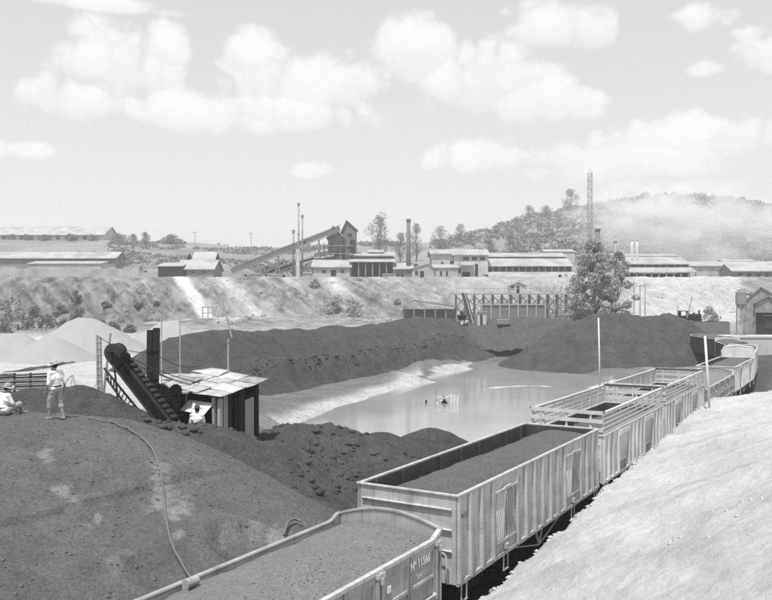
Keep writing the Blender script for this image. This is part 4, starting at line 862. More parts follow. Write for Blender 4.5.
def person(label, locp, rz, J, hat='straw', trouser_to='knee', group=None):
    root = tag(empty('person', locp, rz), label, 'person', group); m = MB(); V = {k: Vector(v) for k, v in J.items()}
    # torso, neck, head
    ch, pe, nk, hd = V['chest'], V['pelvis'], V['neck'], V['head']; sd = (V['sr']-V['sl']).normalized()
    capsule(m, pe+sd*.08, pe-sd*.08, .125, .125); capsule(m, pe, ch, .135, .15); capsule(m, ch+sd*.09, ch-sd*.09, .13, .13); capsule(m, ch.lerp(nk,.6)+sd*.10, ch.lerp(nk,.6)-sd*.10, .085, .085); capsule(m, V['sl'], V['sr'], .07, .07)
    capsule(m, nk-Vector((0,0,.05)), hd, .06, .06)
    fw = V['face'].normalized(); up = Vector((0,0,1)); m.ball(hd+up*.03, .105, 14, 10, (.82,.95,1.15)); m.ball(hd+fw*.035-up*.05, .075, 10, 8, (.85,.9,1)); m.ball(hd+fw*.115-up*.01, .02, 6, 5, (.8,1,1.4))
    m.ball(hd+fw*.09-up*.055, .022, 6, 5, (1.3,.8,.7))
    for s in (-1,1): m.ball(hd+fw.cross(up)*s*.088, .03, 6, 5, (.6,.8,1.2))
    for s in ('l','r'):
        S, E, W_, Hn = V['s'+s], V['e'+s], V['w'+s], V['h'+s]; capsule(m, S, E, .056, .045); capsule(m, E, W_, .044, .030); d = (Hn-W_).normalized(); pw = d.cross(V['face']).normalized()
        capsule(m, W_, W_+d*.07, .026, .036, 10); capsule(m, W_+d*.05+pw*.014, W_+d*.085+pw*.02, .022, .02, 8); capsule(m, W_+d*.05-pw*.014, W_+d*.085-pw*.02, .022, .02, 8)
        for k, (o_, ln) in enumerate(((-.032,.075),(-.011,.09),(.011,.085),(.032,.065))):
            b0 = W_+d*.09+pw*o_; b1 = b0+d*ln*.55+V['face']*.008; b2 = b1+d*ln*.35+V['face']*.03; capsule(m, b0, b1, .0105, .0095, 6); capsule(m, b1, b2, .0095, .008, 6)
        t0_ = W_+d*.03+pw*.03; t1_ = t0_+d*.045+pw*.03+V['face']*.02; capsule(m, t0_, t1_, .014, .011, 6); capsule(m, t1_, t1_+d*.03, .011, .009, 6)
        Hp, K, A, T_ = V['p'+s], V['k'+s], V['a'+s], V['t'+s]; capsule(m, Hp, K, .092, .062); capsule(m, K, K.lerp(A,.3), .058, .062); capsule(m, K.lerp(A,.3), A, .060, .038); capsule(m, A-Vector((0,0,.03)), T_, .04, .034)
        capsule(m, A-(T_-A).normalized()*.04-Vector((0,0,.04)), A, .036, .036)
    remesh(m, 'body', 'skin', root, .0095, 3)
    # shirt
    m = MB(); capsule(m, pe+sd*.07+up*.04, pe-sd*.07+up*.04, .145, .145); capsule(m, pe+up*.05, ch, .155, .17); capsule(m, ch+sd*.10, ch-sd*.10, .145, .145); capsule(m, ch.lerp(nk,.55)+sd*.10, ch.lerp(nk,.55)-sd*.10, .10, .10); capsule(m, V['sl'], V['sr'], .085, .085)
    for s in ('l','r'): S, E, W_ = V['s'+s], V['e'+s], V['w'+s]; capsule(m, S, E, .078, .066); capsule(m, E, E.lerp(W_,.12), .064, .060)
    remesh(m, 'shirt', 'shirt', root, .013, 4, .014)
    m = MB(); capsule(m, pe+sd*.06, pe-sd*.06, .15, .15); 
    for s in ('l','r'):
        Hp, K, A = V['p'+s], V['k'+s], V['a'+s]; capsule(m, Hp, K, .115, .092)
        capsule(m, K, K.lerp(A, .25 if trouser_to == 'knee' else .9), .092, .085 if trouser_to == 'knee' else .07)
    remesh(m, 'trousers', 'trouser', root, .014, 4, .014)
    MB().tube([pe+up*.10+Vector((math.cos(a)*.175*abs(1),math.sin(a)*.165,0)) for a in np.linspace(0,2*math.pi,19)], .02, 6).build('belt','hair',root)
    m = MB().ball(hd+up*.05-fw*.02, .108, 14, 9, (.85,.95,1.0)); m.build('hair','hair',root,True)
    # hat
    m = MB(); prof_ = [(.215,.075),(.20,.085),(.15,.09),(.112,.095),(.108,.15),(.095,.195),(.05,.215),(.002,.205)]; n = 24; b0 = len(m.v)
    for (r_, z_) in prof_:
        for k in range(n):
            a = 2*math.pi*k/n; m.v.append(tuple(hd + Vector((r_*math.cos(a)*.95, r_*math.sin(a), z_ - (.03*math.cos(2*a) if r_ > .14 else 0) - .06*r_*math.sin(a)))))
    for i in range(len(prof_)-1):
        for k in range(n): m.f.append((b0+i*n+k, b0+i*n+(k+1)%n, b0+(i+1)*n+(k+1)%n, b0+(i+1)*n+k))
    o = m.build('hat', hat, root, True); s = o.modifiers.new('s','SOLIDIFY'); s.thickness = .008
    m = MB(); [None for _ in ()]; 
    MB().tube([hd+Vector((math.cos(a)*.105,math.sin(a)*.112,.108)) for a in np.linspace(0,2*math.pi,19)], .013, 6).build('hat_band','hatdark',root)
    for s in (-1,1): MB().ball(hd+fw*.088+fw.cross(up)*s*.034+up*.012, .013, 8, 6).build('eye','hair',root)
    return root
st_ = dict(pelvis=(0,0,.92), chest=(0,.01,1.26), neck=(0,.03,1.46), head=(0,.07,1.58), face=(0,1,-.25), sl=(-.19,.0,1.40), sr=(.19,.0,1.40),
    el=(-.25,-.02,1.12), er=(.26,-.08,1.13), wl=(-.25,.10,.90), wr=(.29,-.04,.90), hl=(-.25,.13,.8), hr=(.29,.0,.8),
    pl=(-.10,0,.88), pr=(.10,0,.88), kl=(-.12,.10,.48), kr=(.12,-.05,.49), al=(-.12,.10,.085), ar=(.13,-.20,.085), tl=(-.14,.27,.035), tr=(.16,-.04,.035))
pz = hit(55.5,419.5,h_mound,10,40); zz = float(h_mound(np.array([pz.x]),np.array([pz.y]))[0])
person('standing man in white shirt, rolled trousers and brimmed hat on the mound', (pz.x,pz.y,zz-.01), math.radians(60), st_)
print('man depth', pz)
si_ = dict(pelvis=(0,0,.13), chest=(0,.06,.46), neck=(0,.10,.66), head=(0,.14,.78), face=(0,1,-.2), sl=(-.19,.05,.60), sr=(.19,.05,.60),
    el=(-.27,.12,.36), er=(.27,.14,.36), wl=(-.18,.34,.30), wr=(.18,.36,.30), hl=(-.12,.44,.28), hr=(.12,.46,.28),
    pl=(-.10,.02,.11), pr=(.10,.02,.11), kl=(-.24,.38,.32), kr=(.25,.38,.32), al=(-.10,.50,.07), ar=(.12,.52,.07), tl=(-.14,.66,.035), tr=(.2,.68,.035))
pz2 = hit(3.5,414.5,h_mound,10,40); zz = float(h_mound(np.array([pz2.x]),np.array([pz2.y]))[0])
person('seated man in white shirt and hat on the mound at the left edge', (pz2.x,pz2.y,zz-.01), math.radians(-35), si_, hat='trouser')
sm = dict(st_); sm.update(dict(el=(-.26,.06,1.12), er=(.26,.06,1.12), wl=(-.18,.30,1.08), wr=(.18,.30,1.08), hl=(-.15,.40,1.08), hr=(.15,.40,1.08), kr=(.12,.02,.48), ar=(.13,-.03,.085), tr=(.16,.14,.035)))
sx_, sy_ = pX(197,31.6), 31.6; zt_ = pZ(407.5,31.6)-1.70
person('man in white shirt seen from behind at the shack window', (sx_,sy_,zt_), math.radians(8), sm, hat='hatdark', trouser_to='ankle')
print('shack man feet', zt_, 'ground', h1(sx_,sy_))
# ------------------------------------------------------------------ pond wreck, poles
wr_ = tag(empty('sunken_machine', (pX(446,74),74,-1.0)), 'broken pale machine frame half sunk in the pond', 'wreck')
for k in range(3): MB().bar((.45+.28*k,-.1,-.4),(.52+.28*k,-.1,.85-.05*k),.17,.06,(0,1,0)).build('plank','white_paint',wr_)
MB().bar((-1.0,0,-.1),(.4,.1,.75),.1,.12).bar((-.9,.2,.6),(.3,.1,.55),.08,.08).build('beam','white_paint',wr_)
MB().bar((-1.0,.1,.5),(-.2,-.1,-.2),.1,.12).bar((-.3,.1,.8),(.4,-.1,-.2),.1,.14).build('strut','wood',wr_); MB().tube([(-.15,0,.1),(-.15,.35,.1)],.32,16).build('wheel','iron',wr_)
MB().tube([(-1.9,.3,-.3),(-1.8,.3,.3)],.08,6).tube([(-.95,.3,0),(-.9,.3,1.1),(-.8,.3,1.3)],.018,5).build('rod','iron',wr_)
def pole(px, y0_, y1_, Y_, r0_, label, lean=0, notch=True, mt='pole'):
    b_ = pix(px,y0_,Y_); b_.z = min(b_.z, h1(b_.x,Y_))-.1; tpt = pix(px+lean,y1_,Y_)
    root = tag(empty('notched_post', b_), label, 'post'); MB().tube([Vector((0,0,0)), (tpt-b_)*.5+Vector((.01,0,0)), tpt-b_], [r0_,r0_*.92,r0_*.8], 9).build('shaft', mt, root, True)
    if notch:
        n = 9
        for k in range(n): c = (tpt-b_)*(.12+.7*k/n); MB().bar(c+Vector((-r0_*1.5,-r0_*.2,0)), c+Vector((r0_*1.5,-r0_*.2,.02)), .05, .05).build('peg','dwood',root)
    return root
pole(600,391,318,85,.10,'pale pegged post standing in the pond edge behind the racked wagons', -1.5)
pole(709.5,405,336,43.5,.075,'pale leaning post on the white bank in front of the train', -4.5, False)

# ------------------------------------------------------------------ foliage
def leaf_cloud(blobs, n, size, seed):
    r = np.random.RandomState(seed); bl = np.array(blobs, float); wgt = (bl[:,3]*bl[:,4]*bl[:,5])**.66; k = r.choice(len(bl), n, p=wgt/wgt.sum())
    d = r.normal(size=(n,3)); d /= np.linalg.norm(d,axis=1)[:,None]; rad = .45+.6*r.rand(n)**.6; c = bl[k,:3]+d*bl[k,3:6]*rad[:,None]
    a = r.normal(size=(n,3)); a /= np.linalg.norm(a,axis=1)[:,None]; b_ = np.cross(a, r.normal(size=(n,3))); b_ /= np.linalg.norm(b_,axis=1)[:,None]; s = size*(.5+r.rand(n))[:,None]
    v = np.stack([c-a*s, c+b_*s*.45, c+a*s, c-b_*s*.45], 1).reshape(-1,3); return v, np.arange(n*4).reshape(-1,4)
def clump_blobs(h, rx, ry, z0_, n, seed, taper=.4, br=.3):
    r = np.random.RandomState(seed); o = []
    for i in range(n):
        u = (i+.5)/n; z_ = z0_+(h-z0_)*u*.93; w_ = (math.sin(math.pi*min(1,(u*.8+.15)))**.8)*(1-taper*u); a = r.rand()*6.28; rr = r.rand()**.5
        b_ = br*(.7+.6*r.rand()); o.append((math.cos(a)*rx*w_*rr, math.sin(a)*ry*w_*rr, z_, b_*rx, b_*ry, b_*.8*rx))
    return o
def tree(name, label, p, h, rx, n_blob, n_leaf, leaf, mt='foliage', seed=1, z0=.25, taper=.4, br=.3, group=None, cat='tree', tr=.16):
    root = tag(empty(name, p), label, cat, group); bl = clump_blobs(h, rx, rx*.9, h*z0, n_blob, seed, taper, br); r = random.Random(seed); m = MB()
    pts = [Vector((0,0,-.3))]; 
    for k in range(1,6): pts.append(Vector((r.uniform(-.03,.03)*h, r.uniform(-.03,.03)*h, h*.8*k/5)))
    m.tube(pts, [tr*(1-.16*k) for k in range(6)], 8)
    for b_ in bl[::2]: k = min(4, max(1,int(b_[2]/(h*.8)*5)-1)); a = pts[k]; e = Vector(b_[:3]); m.tube([a, a.lerp(e,.5)+Vector((0,0,.03*h)), e], [tr*.4,tr*.28,tr*.1], 5)
    m.build('trunk','bark',root,True); v, f = leaf_cloud(bl, n_leaf, leaf, seed); mesh_np('crown', v, f, MT[mt], root); return root
yT = 131; tb = pix(594,322,yT); tb.z = h1(tb.x,yT)
def pT(px, Y_): x = pX(px,Y_); return Vector((x, Y_, h1(x,Y_)))
tree('eucalyptus_tree', 'tall leafy tree standing behind the broad dark heap', tb, pZ(235,yT)-tb.z, 4.6, 66, 13500, .19, 'foliage2', 5, .14, .35, .21)
tb2 = pT(618,133); tree('eucalyptus_tree', 'leafy tree right of the tallest tree, its crown touching it', tb2, pZ(247,133)-tb2.z, 3.4, 44, 7000, .19, 'foliage2', 8, .2, .3, .21)
tb3 = pT(581,135); tree('eucalyptus_tree', 'thin young tree left of the tallest leafy tree', tb3, pZ(262,135)-tb3.z, 2.0, 18, 3000, .2, 'foliage2', 9, .25, .3, .4)
# trees on the pad and skyline
for i, (px, yt, yb, Y_, rx_px, sd, mt, lb) in enumerate([(379,213,252,330,13,21,'scrub','pale rounded tall tree right of the head house'),(400,232,254,330,9,22,'scrub','smaller pale tree beside the brick chimney'),(416,221,250,335,9,23,'scrub','pale tree just right of the brick chimney'),
    (440,226,244,420,8,24,'scrub','tree on the lower hill shoulder left of the rise'),(461,224,240,430,7,25,'scrub','small tree on the lower hill shoulder'),(571,189,210,560,9,26,'scrub','dark round tree on the hill crest'),(529,205,218,540,6,27,'scrub','flat-topped small tree on the rising ridge'),
    (546,206,214,540,7,28,'scrub','low tree on the ridge left of the crest tree'),(119,234,243,380,9,29,'scrub','bushy dark tree at the end of the far pale building'),(134,234,243,385,6,30,'scrub','narrow bushy tree on the left skyline'),(146,232,243,385,6,31,'scrub','pointed dark tree on the left skyline'),(172,236,243,400,10,32,'scrub','wide low tree on the left skyline beside the small tower'),
    (510,232,252,330,9,33,'scrub','dark tree behind the long sheds'),(488,238,254,330,9,34,'scrub','bushy tree rising behind the white house roof')]):
    p = pT(px,Y_); hh = max(3, pZ(yt,Y_)-p.z); rx = rx_px*Y_/F; tree('tree', lb, p, hh, rx, 26, 3200, .022*rx_px*Y_/F*2.2, mt, sd, .15, .2, .38, tr=.02*hh)
# shrubs along the embankment foot
SHL = ['tallest spreading shrub at the very left edge of the embankment foot','shrub right beside the tallest left-edge shrub','shrub in the lower row, midway between left edge and tall pale cone','small shrub just left of the tall pale cone','shrub on the slope directly above the tall pale cone tip','shrub peeping over the right shoulder of the tall pale cone','shrub in the upper row near the left edge','shrub in the upper row left of the cone tip','low shrub above the elevator poles','low shrub above the elevator head drum','lowest shrub in the left corner behind the pale heap','upright shrub halfway up the slope above the tall pale cone','flat weed clump on the slope left of the white spill, farther from it','flat weed clump on the slope nearest the white spill','small clump on the slope right of the upright shrub']
for i, (px, py, w_, h_) in enumerate([(10,322,26,26),(26,330,22,14),(45,328,20,13),(62,330,16,10),(78,322,20,14),(96,330,18,11),(34,318,16,12),(60,315,14,11),(112,331,14,8),(130,333,14,8),(4,334,20,10),(76,304,12,14),(140,308,10,5),(157,306,9,4),(106,308,10,6)]):
    v_ = hit(px, py, h_emb, 120, 215); p = (v_.x, v_.y, v_.z-.1); s_ = v_.y/F; root = tag(empty('shrub', p), SHL[i], 'shrub', 'shrubs on the left embankment'); bl = clump_blobs(h_*s_, w_*s_*.5, w_*s_*.4, .2, 9, 60+i, .2, .42)
    v, f = leaf_cloud(bl, 420, .28, 60+i); mesh_np('foliage', v, f, MT['foliage'], root); MB().tube([(0,0,-.3),(0,0,h_*s_*.6)],[.08,.03],6).build('stem','bark',root)
for (px, py, w_, h_, sd, lb) in ((336,313,22,16,91,'rounded bush at the embankment foot, left one of two'),(352,317,22,18,92,'rounded bush at the embankment foot, right one of two'),(397,304,7,5,93,'tiny bush on the bare embankment'),(315,288,10,8,94,'small bush just below the plant pad'),(711,322,18,16,95,'round bush beside the small locomotive')):
    v_ = hit(px, py, h_emb, 120, 215); s_ = v_.y/F; root = tag(empty('bush', (v_.x,v_.y,v_.z-.1)), lb, 'bush'); bl = clump_blobs(h_*s_, w_*s_*.5, w_*s_*.4, .2, 14, sd, .2, .36); v, f = leaf_cloud(bl, 1000, .24, sd); mesh_np('foliage', v, f, MT['foliage2'], root); MB().tube([(0,0,-.3),(0,0,h_*s_*.6)],[.1,.03],6).build('stem','bark',root)
# scrub covering the hill and the far terraces
n = 13000; px = R.rand(n)*1000-110; s = R.rand(n)**.8; yr = np.interp(px,[0,250,430,560,772],[390,420,470,600,640]); Y = 236+(yr-236)*s; X = (px-386)/F*Y
k = ~((px < 108) & (Y > 320)) & (fbm(X, Y, .02, 3) + .22*(px > 430) + .05*(px < 300) - .15*(1-ss(240,300,Y)) > -.05); X, Y = X[k], Y[k]; Z = ground(X, Y); sz = (.7+2.3*R.rand(len(X))**3)*(.6+Y/800)*np.where(X < -40, .5, 1)
vs, fs, o_ = [], [], 0
for x, y, z, s in zip(X, Y, Z, sz):
    pass
m_ = 20; nn = len(X); d = R.normal(size=(nn,m_,3)); d /= np.linalg.norm(d,axis=2)[...,None]; d[...,2] = np.abs(d[...,2])*.9; c = np.stack([X,Y,Z],-1)[:,None,:]+d*(sz[:,None,None]*(.5+.5*R.rand(nn,m_,1)))
a = R.normal(size=(nn,m_,3)); a /= np.linalg.norm(a,axis=2)[...,None]; b_ = np.cross(a, R.normal(size=(nn,m_,3))); b_ /= np.linalg.norm(b_,axis=2)[...,None]; s = sz[:,None,None]*.32
v = np.stack([c-a*s, c+b_*s*.7, c+a*s, c-b_*s*.7], 2).reshape(-1,3); tag(mesh_np('hill_scrub', v, np.arange(len(v)).reshape(-1,4), MT['scrub']), 'scattered scrub covering the hill and far terraces', 'scrub', kind='stuff')
# low weeds on the embankment
n = 3600; px = R.rand(n)*760; Y = 160+R.rand(n)*36; X = (px-386)/F*Y; k = (fbm(X, Y, .09, 3) > .05) & (px < 620) & ~((px>170)&(px<212)); X, Y = X[k], Y[k]; Z = h_emb(X, Y); sz = .12+.5*R.rand(len(X))**4; m_ = 12; nn = len(X)
d = R.normal(size=(nn,m_,3)); d /= np.linalg.norm(d,axis=2)[...,None]; d[...,2] = np.abs(d[...,2])*.8; c = np.stack([X,Y,Z],-1)[:,None,:]+d*sz[:,None,None]; a = R.normal(size=(nn,m_,3)); a /= np.linalg.norm(a,axis=2)[...,None]; b_ = np.cross(a, R.normal(size=(nn,m_,3))); b_ /= np.linalg.norm(b_,axis=2)[...,None]; s = sz[:,None,None]*.5
v = np.stack([c-a*s, c+b_*s*.6, c+a*s, c-b_*s*.6], 2).reshape(-1,3); tag(mesh_np('weeds', v, np.arange(len(v)).reshape(-1,4), MT['foliage2']), 'sparse weeds growing over the embankment', 'weeds', kind='stuff')
# ------------------------------------------------------------------ plant buildings
def bld(name, label, px0, px1, yb, ye, yr_, Y_, dep, roof='gx', wallm='wall', roofm='roof', wins=(), doors=(), over=.5, posts=0, cat='building', open_=False, gyp=None, sink=2.0):
    x0, x1 = pX(px0,Y_), pX(px1,Y_); zb, ze, zr = pZ(yb,Y_)-sink, pZ(ye,Y_), pZ(yr_,Y_+dep/2 if roof=='gx' else Y_+dep if roof=='mono' else Y_); cx = (x0+x1)/2
    root = tag(empty(name, (cx,Y_,zb)), label, cat); hw = (x1-x0)/2; E, RZ = ze-zb, zr-zb; th = .18
    if not open_:
        m = MB()
        if roof == 'gy':
            pr = [(-hw,0,0),(hw,0,0),(hw,0,E),(0 if gyp is None else pX(gyp,Y_)-cx,0,RZ),(-hw,0,E)]; m.extr(pr,(0,0,0),(0,dep,0))
        elif roof == 'gx': m.extr([(0,0,0),(0,dep,0),(0,dep,E),(0,dep/2,RZ),(0,0,E)],(-hw,0,0),(hw,0,0))
        elif roof == 'mono': m.extr([(0,0,0),(0,dep,0),(0,dep,RZ),(0,0,E)],(-hw,0,0),(hw,0,0))
        else: m.box(-hw,hw,0,dep,0,E)
        m.build('wall', wallm, root)
    else:
        MB().box(-hw,hw,dep-.2,dep,0,E-.05).box(-hw,-hw+.2,dep*.35,dep-.21,0,E-.05).build('wall', wallm, root)
        n = max(3, posts)
        for k in range(n): xx = -hw+.15+(2*hw-.3)*k/(n-1); MB().box(xx-.13,xx+.13,.0,.26,0,E-.02).build('post','steel',root)
    if roof == 'gx':
        ax_ = .02
        for (ya, za, yb_, zb_) in ((-over,E-over*(RZ-E)/(dep/2)+ax_,dep/2,RZ+ax_),(dep+over,E-over*(RZ-E)/(dep/2)+ax_,dep/2,RZ+ax_)):
            MB().hexa([(-hw-over,ya,za),(hw+over,ya,za),(hw+over,yb_,zb_),(-hw-over,yb_,zb_),(-hw-over,ya,za+th),(hw+over,ya,za+th),(hw+over,yb_,zb_+th),(-hw-over,yb_,zb_+th)]).build('roof', roofm, root)
    elif roof == 'mono':
        sl_ = (RZ-E)/dep; MB().hexa([(-hw-over,-over,E-sl_*over+.02),(hw+over,-over,E-sl_*over+.02),(hw+over,dep+over,RZ+sl_*over+.02),(-hw-over,dep+over,RZ+sl_*over+.02)]+[(-hw-over,-over,E-sl_*over+.02+th),(hw+over,-over,E-sl_*over+.02+th),(hw+over,dep+over,RZ+sl_*over+.02+th),(-hw-over,dep+over,RZ+sl_*over+.02+th)]).build('roof', roofm, root)
    elif roof == 'gy':
        px_ = 0 if gyp is None else pX(gyp,Y_)-cx
        for s in (-1,1):
            xe = s*hw; k = over/max(.1,abs(xe-px_)); xo, zo = xe+s*over, E-(RZ-E)*k
            MB().hexa([(xo,-over,zo+.02),(px_,-over,RZ+.02),(px_,dep+over,RZ+.02),(xo,dep+over,zo+.02),(xo,-over,zo+.02+th),(px_,-over,RZ+.02+th),(px_,dep+over,RZ+.02+th),(xo,dep+over,zo+.02+th)]).build('roof', roofm, root)
    else: MB().box(-hw-over*.4,hw+over*.4,-over*.4,dep+over*.4,E+.01,E+.01+th).build('roof', roofm, root)
    for (a, b, c, d) in wins:
        wx0, wx1, wz0, wz1 = pX(a,Y_)-cx, pX(b,Y_)-cx, pZ(d,Y_)-zb, pZ(c,Y_)-zb
        wn = MB().box(wx0-.08,wx1+.08,-.06,-.004,wz0-.1,wz0-.01).box(wx0-.08,wx1+.08,-.06,-.004,wz1+.01,wz1+.09).build('window','wall',root); MB().box(wx0,wx1,-.03,-.005,wz0,wz1).build('pane','glass',wn)
    for (a, b, c, d) in doors: MB().box(pX(a,Y_)-cx,pX(b,Y_)-cx,-.04,-.006,pZ(d,Y_)-zb,pZ(c,Y_)-zb).build('door','dwall',root)
    return root
# left
bld('terrace_building','long pale building on the far left skyline',-60,103,242,234.5,227,400,22,'gx','wallw','roof',wins=[(a,a+4,236,239.5) for a in range(2,100,9)],over=1)
for i, px in enumerate((12,27,43,71,92)): p = pT(px,394); tree('shrub_tree', ['squat tree before the far pale building, first from the left edge','squat tree before the far pale building, second from the left edge','squat tree before the middle of the far pale building','squat tree before the far pale building, second from its right end','squat tree at the right end of the far pale building'][i], p, max(2.2, pZ(235+(i%3)*.8,394)-p.z), 2.6, 12, 700, .45, 'scrub', 40+i, .1, .2, .4, tr=.15)
bld('long_shed','long low shed with a pale roof above the left embankment',-60,115,266,258,252.5,226,9,'gx','wallg','roof',over=.6)
bld('low_white_building','low white flat-roofed building in front of the long left shed',28,101,270,264,262,212,5,'mono','wallw','roof',over=.3)
bld('dark_lean_to','dark lean-to left of the gabled mill shed',158,182,276,266.5,263.5,201,6,'mono','dwall','roof',over=.3,doors=[(165,170,269,275)])
bld('mill_shed','mill shed with a broad pale gabled roof above the white spill',177,213,276,269,260.5,202,11,'gx','wallg','roof',doors=[(184,187,270,275)],wins=[(192,195,271,273),(203,206,271,273)])
bld('roof_house','small gabled upper house on the mill shed',192,214,268,261,252.5,209,7,'gx','dwall','roof',over=.3)
bld('roof_house','narrow upper gable left of the roof house',187,192.5,268,258,253,210,5,'gy','dwall','roof',over=.2)
# low white fence wall and clutter under the conveyor
rw = tag(empty('retaining_wall', (pX(70,200.5),200.5,14.2)), 'long whitish retaining wall along the left crest', 'wall'); xa, xb_ = pX(-30,200.5)-rw.location.x, pX(139,200.5)-rw.location.x
nseg = 22
for k in range(nseg): a = xa+(xb_-xa)*k/nseg; MB().box(a-.05,a+(xb_-xa)/nseg+.001,.03*(k%2),.5+.01*(k%2),0,(pZ(267,200.5)-14.2)*(.85+.2*random.random())).build('wall_panel','wall',rw)
# inclined conveyor
cv = tag(empty('inclined_conveyor', (pX(285,208),208,15)), 'long inclined conveyor gallery rising to the head house', 'conveyor'); Oc = cv.location.copy()
ca, cb = pix(232,274,206)-Oc, pix(340,231.5,212)-Oc
m = MB().bar(ca,cb,2.0,.16); m.build('deck','steel',cv); MB().bar(ca+Vector((0,0,1.7)),cb+Vector((0,0,1.7)),2.3,.14).build('cover_roof','roof',cv)
MB().bar(ca+Vector((0,-1.0,.75)),cb+Vector((0,-1.0,.75)),.08,1.2).build('side_wall','brick',cv)
for k in range(1,10):
    p = ca.lerp(cb,k/10)
    MB().bar(p+Vector((0,-1.07,.05)),p+Vector((0,-1.07,1.68)),.14,.14).build('upright','steel',cv)
for f_ in (.25,.42,.60,.8):
    p = ca.lerp(cb,f_); g0 = 14.6-Oc.z
    for s in (-1,1): MB().bar(Vector((p.x-.7*1,p.y+s*.9,g0)),p+Vector((0,s*.8,-.1)),.22,.22).build('support_leg','steel',cv); MB().bar(Vector((p.x+.7,p.y+s*.9,g0)),p+Vector((0,s*.8,-.1)),.22,.22).build('support_leg','steel',cv)
    MB().bar(Vector((p.x-.6,p.y-.9,g0+.5)),p+Vector((.05,-.8,-.9)),.1,.1).build('brace','steel',cv)
c2 = tag(empty('lower_conveyor', (pX(300,214),214,15)), 'shorter dark conveyor below the inclined gallery', 'conveyor'); Oc2 = c2.location.copy()
MB().bar(pix(268,272,212)-Oc2,pix(318,257,214)-Oc2,1.6,.5).build('deck','dwall',c2); MB().bar(pix(268,270,211)-Oc2,pix(318,255,213)-Oc2,.1,.15).build('hand_rail','steel',c2)
for f_ in (.3,.6,.9): p = pix(268,272,212).lerp(pix(318,257,214),f_)-Oc2; MB().bar(p,Vector((p.x,p.y,-.4)),.2,.2).build('support_leg','steel',c2)
# head house towers
bld('head_house','tall dark head house tower with gabled roof at the conveyor top',342.5,356,277,229,220.5,214,6,'gy','brick','roof',over=.5,gyp=346.5,wins=[(348,352,233,237),(347,351,246,250)],doors=[(350,355,240,256)])
bld('transfer_tower','lower gabled tower left of the head house',328,342,277,236,226,213,6,'gy','wallg','roof',over=.4,gyp=333,wins=[(331,334,243,247),(336,339,251,256)])
for (px, y1_, Y_, r_, mt, lb) in ((298.6,204,205,.24,'steel','tallest pale thin stack beside the inclined conveyor'),(302.3,216,208,.27,'steel','grey thin stack right of the tallest stack'),(293.5,231,209,.3,'steel','short thin stack left of the tallest stack')):
    b_ = Vector((pX(px,Y_),Y_,14)); rt = tag(empty('thin_stack', b_), lb, 'stack'); hh = pZ(y1_,Y_)-14; MB().tube([(0,0,0),(0,0,hh)],[r_,r_*.8],12).build('pipe',mt,rt,True); MB().tube([(0,0,hh-.3),(0,0,hh+.3)],r_*1.35,12).build('cap','steel',rt); MB().tube([(0,0,hh*.6),(0,0,hh*.6+.25)],r_*1.25,12).build('band','steel',rt)
wt = tag(empty('pale_tower', (pX(298,204),204,13.5)), 'pale square pier under the middle of the conveyor', 'tower'); MB().box(-.42,.42,-.4,.4,0,pZ(249,204)-13.5).build('pier','wallw',wt); MB().box(-.7,.7,-.7,.7,0,1.4).build('footing','wallw',wt)
bld('gable_shed','pale-roofed gabled shed under the head house',313,350,278,267,260.5,203,9,'gx','wall','roof',wins=[(322,326,270,273),(341,344,270,273)],doors=[(331,336,270,276)])
bld('annex','small dark annex behind the gabled shed',315,332,268,258,252,211,6,'gx','dwall','roof',over=.3)
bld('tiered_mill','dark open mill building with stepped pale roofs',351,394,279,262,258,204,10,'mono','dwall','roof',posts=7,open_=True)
bld('mill_tier','upper tier of the dark open mill with pale roof',351,393,268,256,253,210,9,'mono','brick','roof',wins=[(378,381,257,260),(383,386,257,260),(357,361,257,260)])
bld('mill_lantern','raised roof lantern on the dark mill',369,383,258,252.5,250.5,215,5,'mono','wallg','roof',over=.3)
# open framework round the head house
fw_ = tag(empty('steel_framework', (pX(341,209),209,14)), 'open steel framework with platforms in front of the head house', 'framework'); gz = lambda py: pZ(py,209)-14
xs2 = [pX(p,209)-fw_.location.x for p in (324,331,338,345,352)]
for x in xs2: MB().box(x-.12,x+.12,-.12,.12,0,gz(238 if x > 0 else 246)).build('column','dwall',fw_)
for py in (270,262,254,246): MB().box(xs2[0]-.3,xs2[-1]+.3,-.3,1.2,gz(py),gz(py)+.18).build('platform','steel',fw_)
for i in range(4):
    for (a, b) in ((275,262),(262,246)): MB().bar((xs2[i],-.2,gz(a)),(xs2[i+1],-.2,gz(b)),.14,.14).build('brace','dwall',fw_)
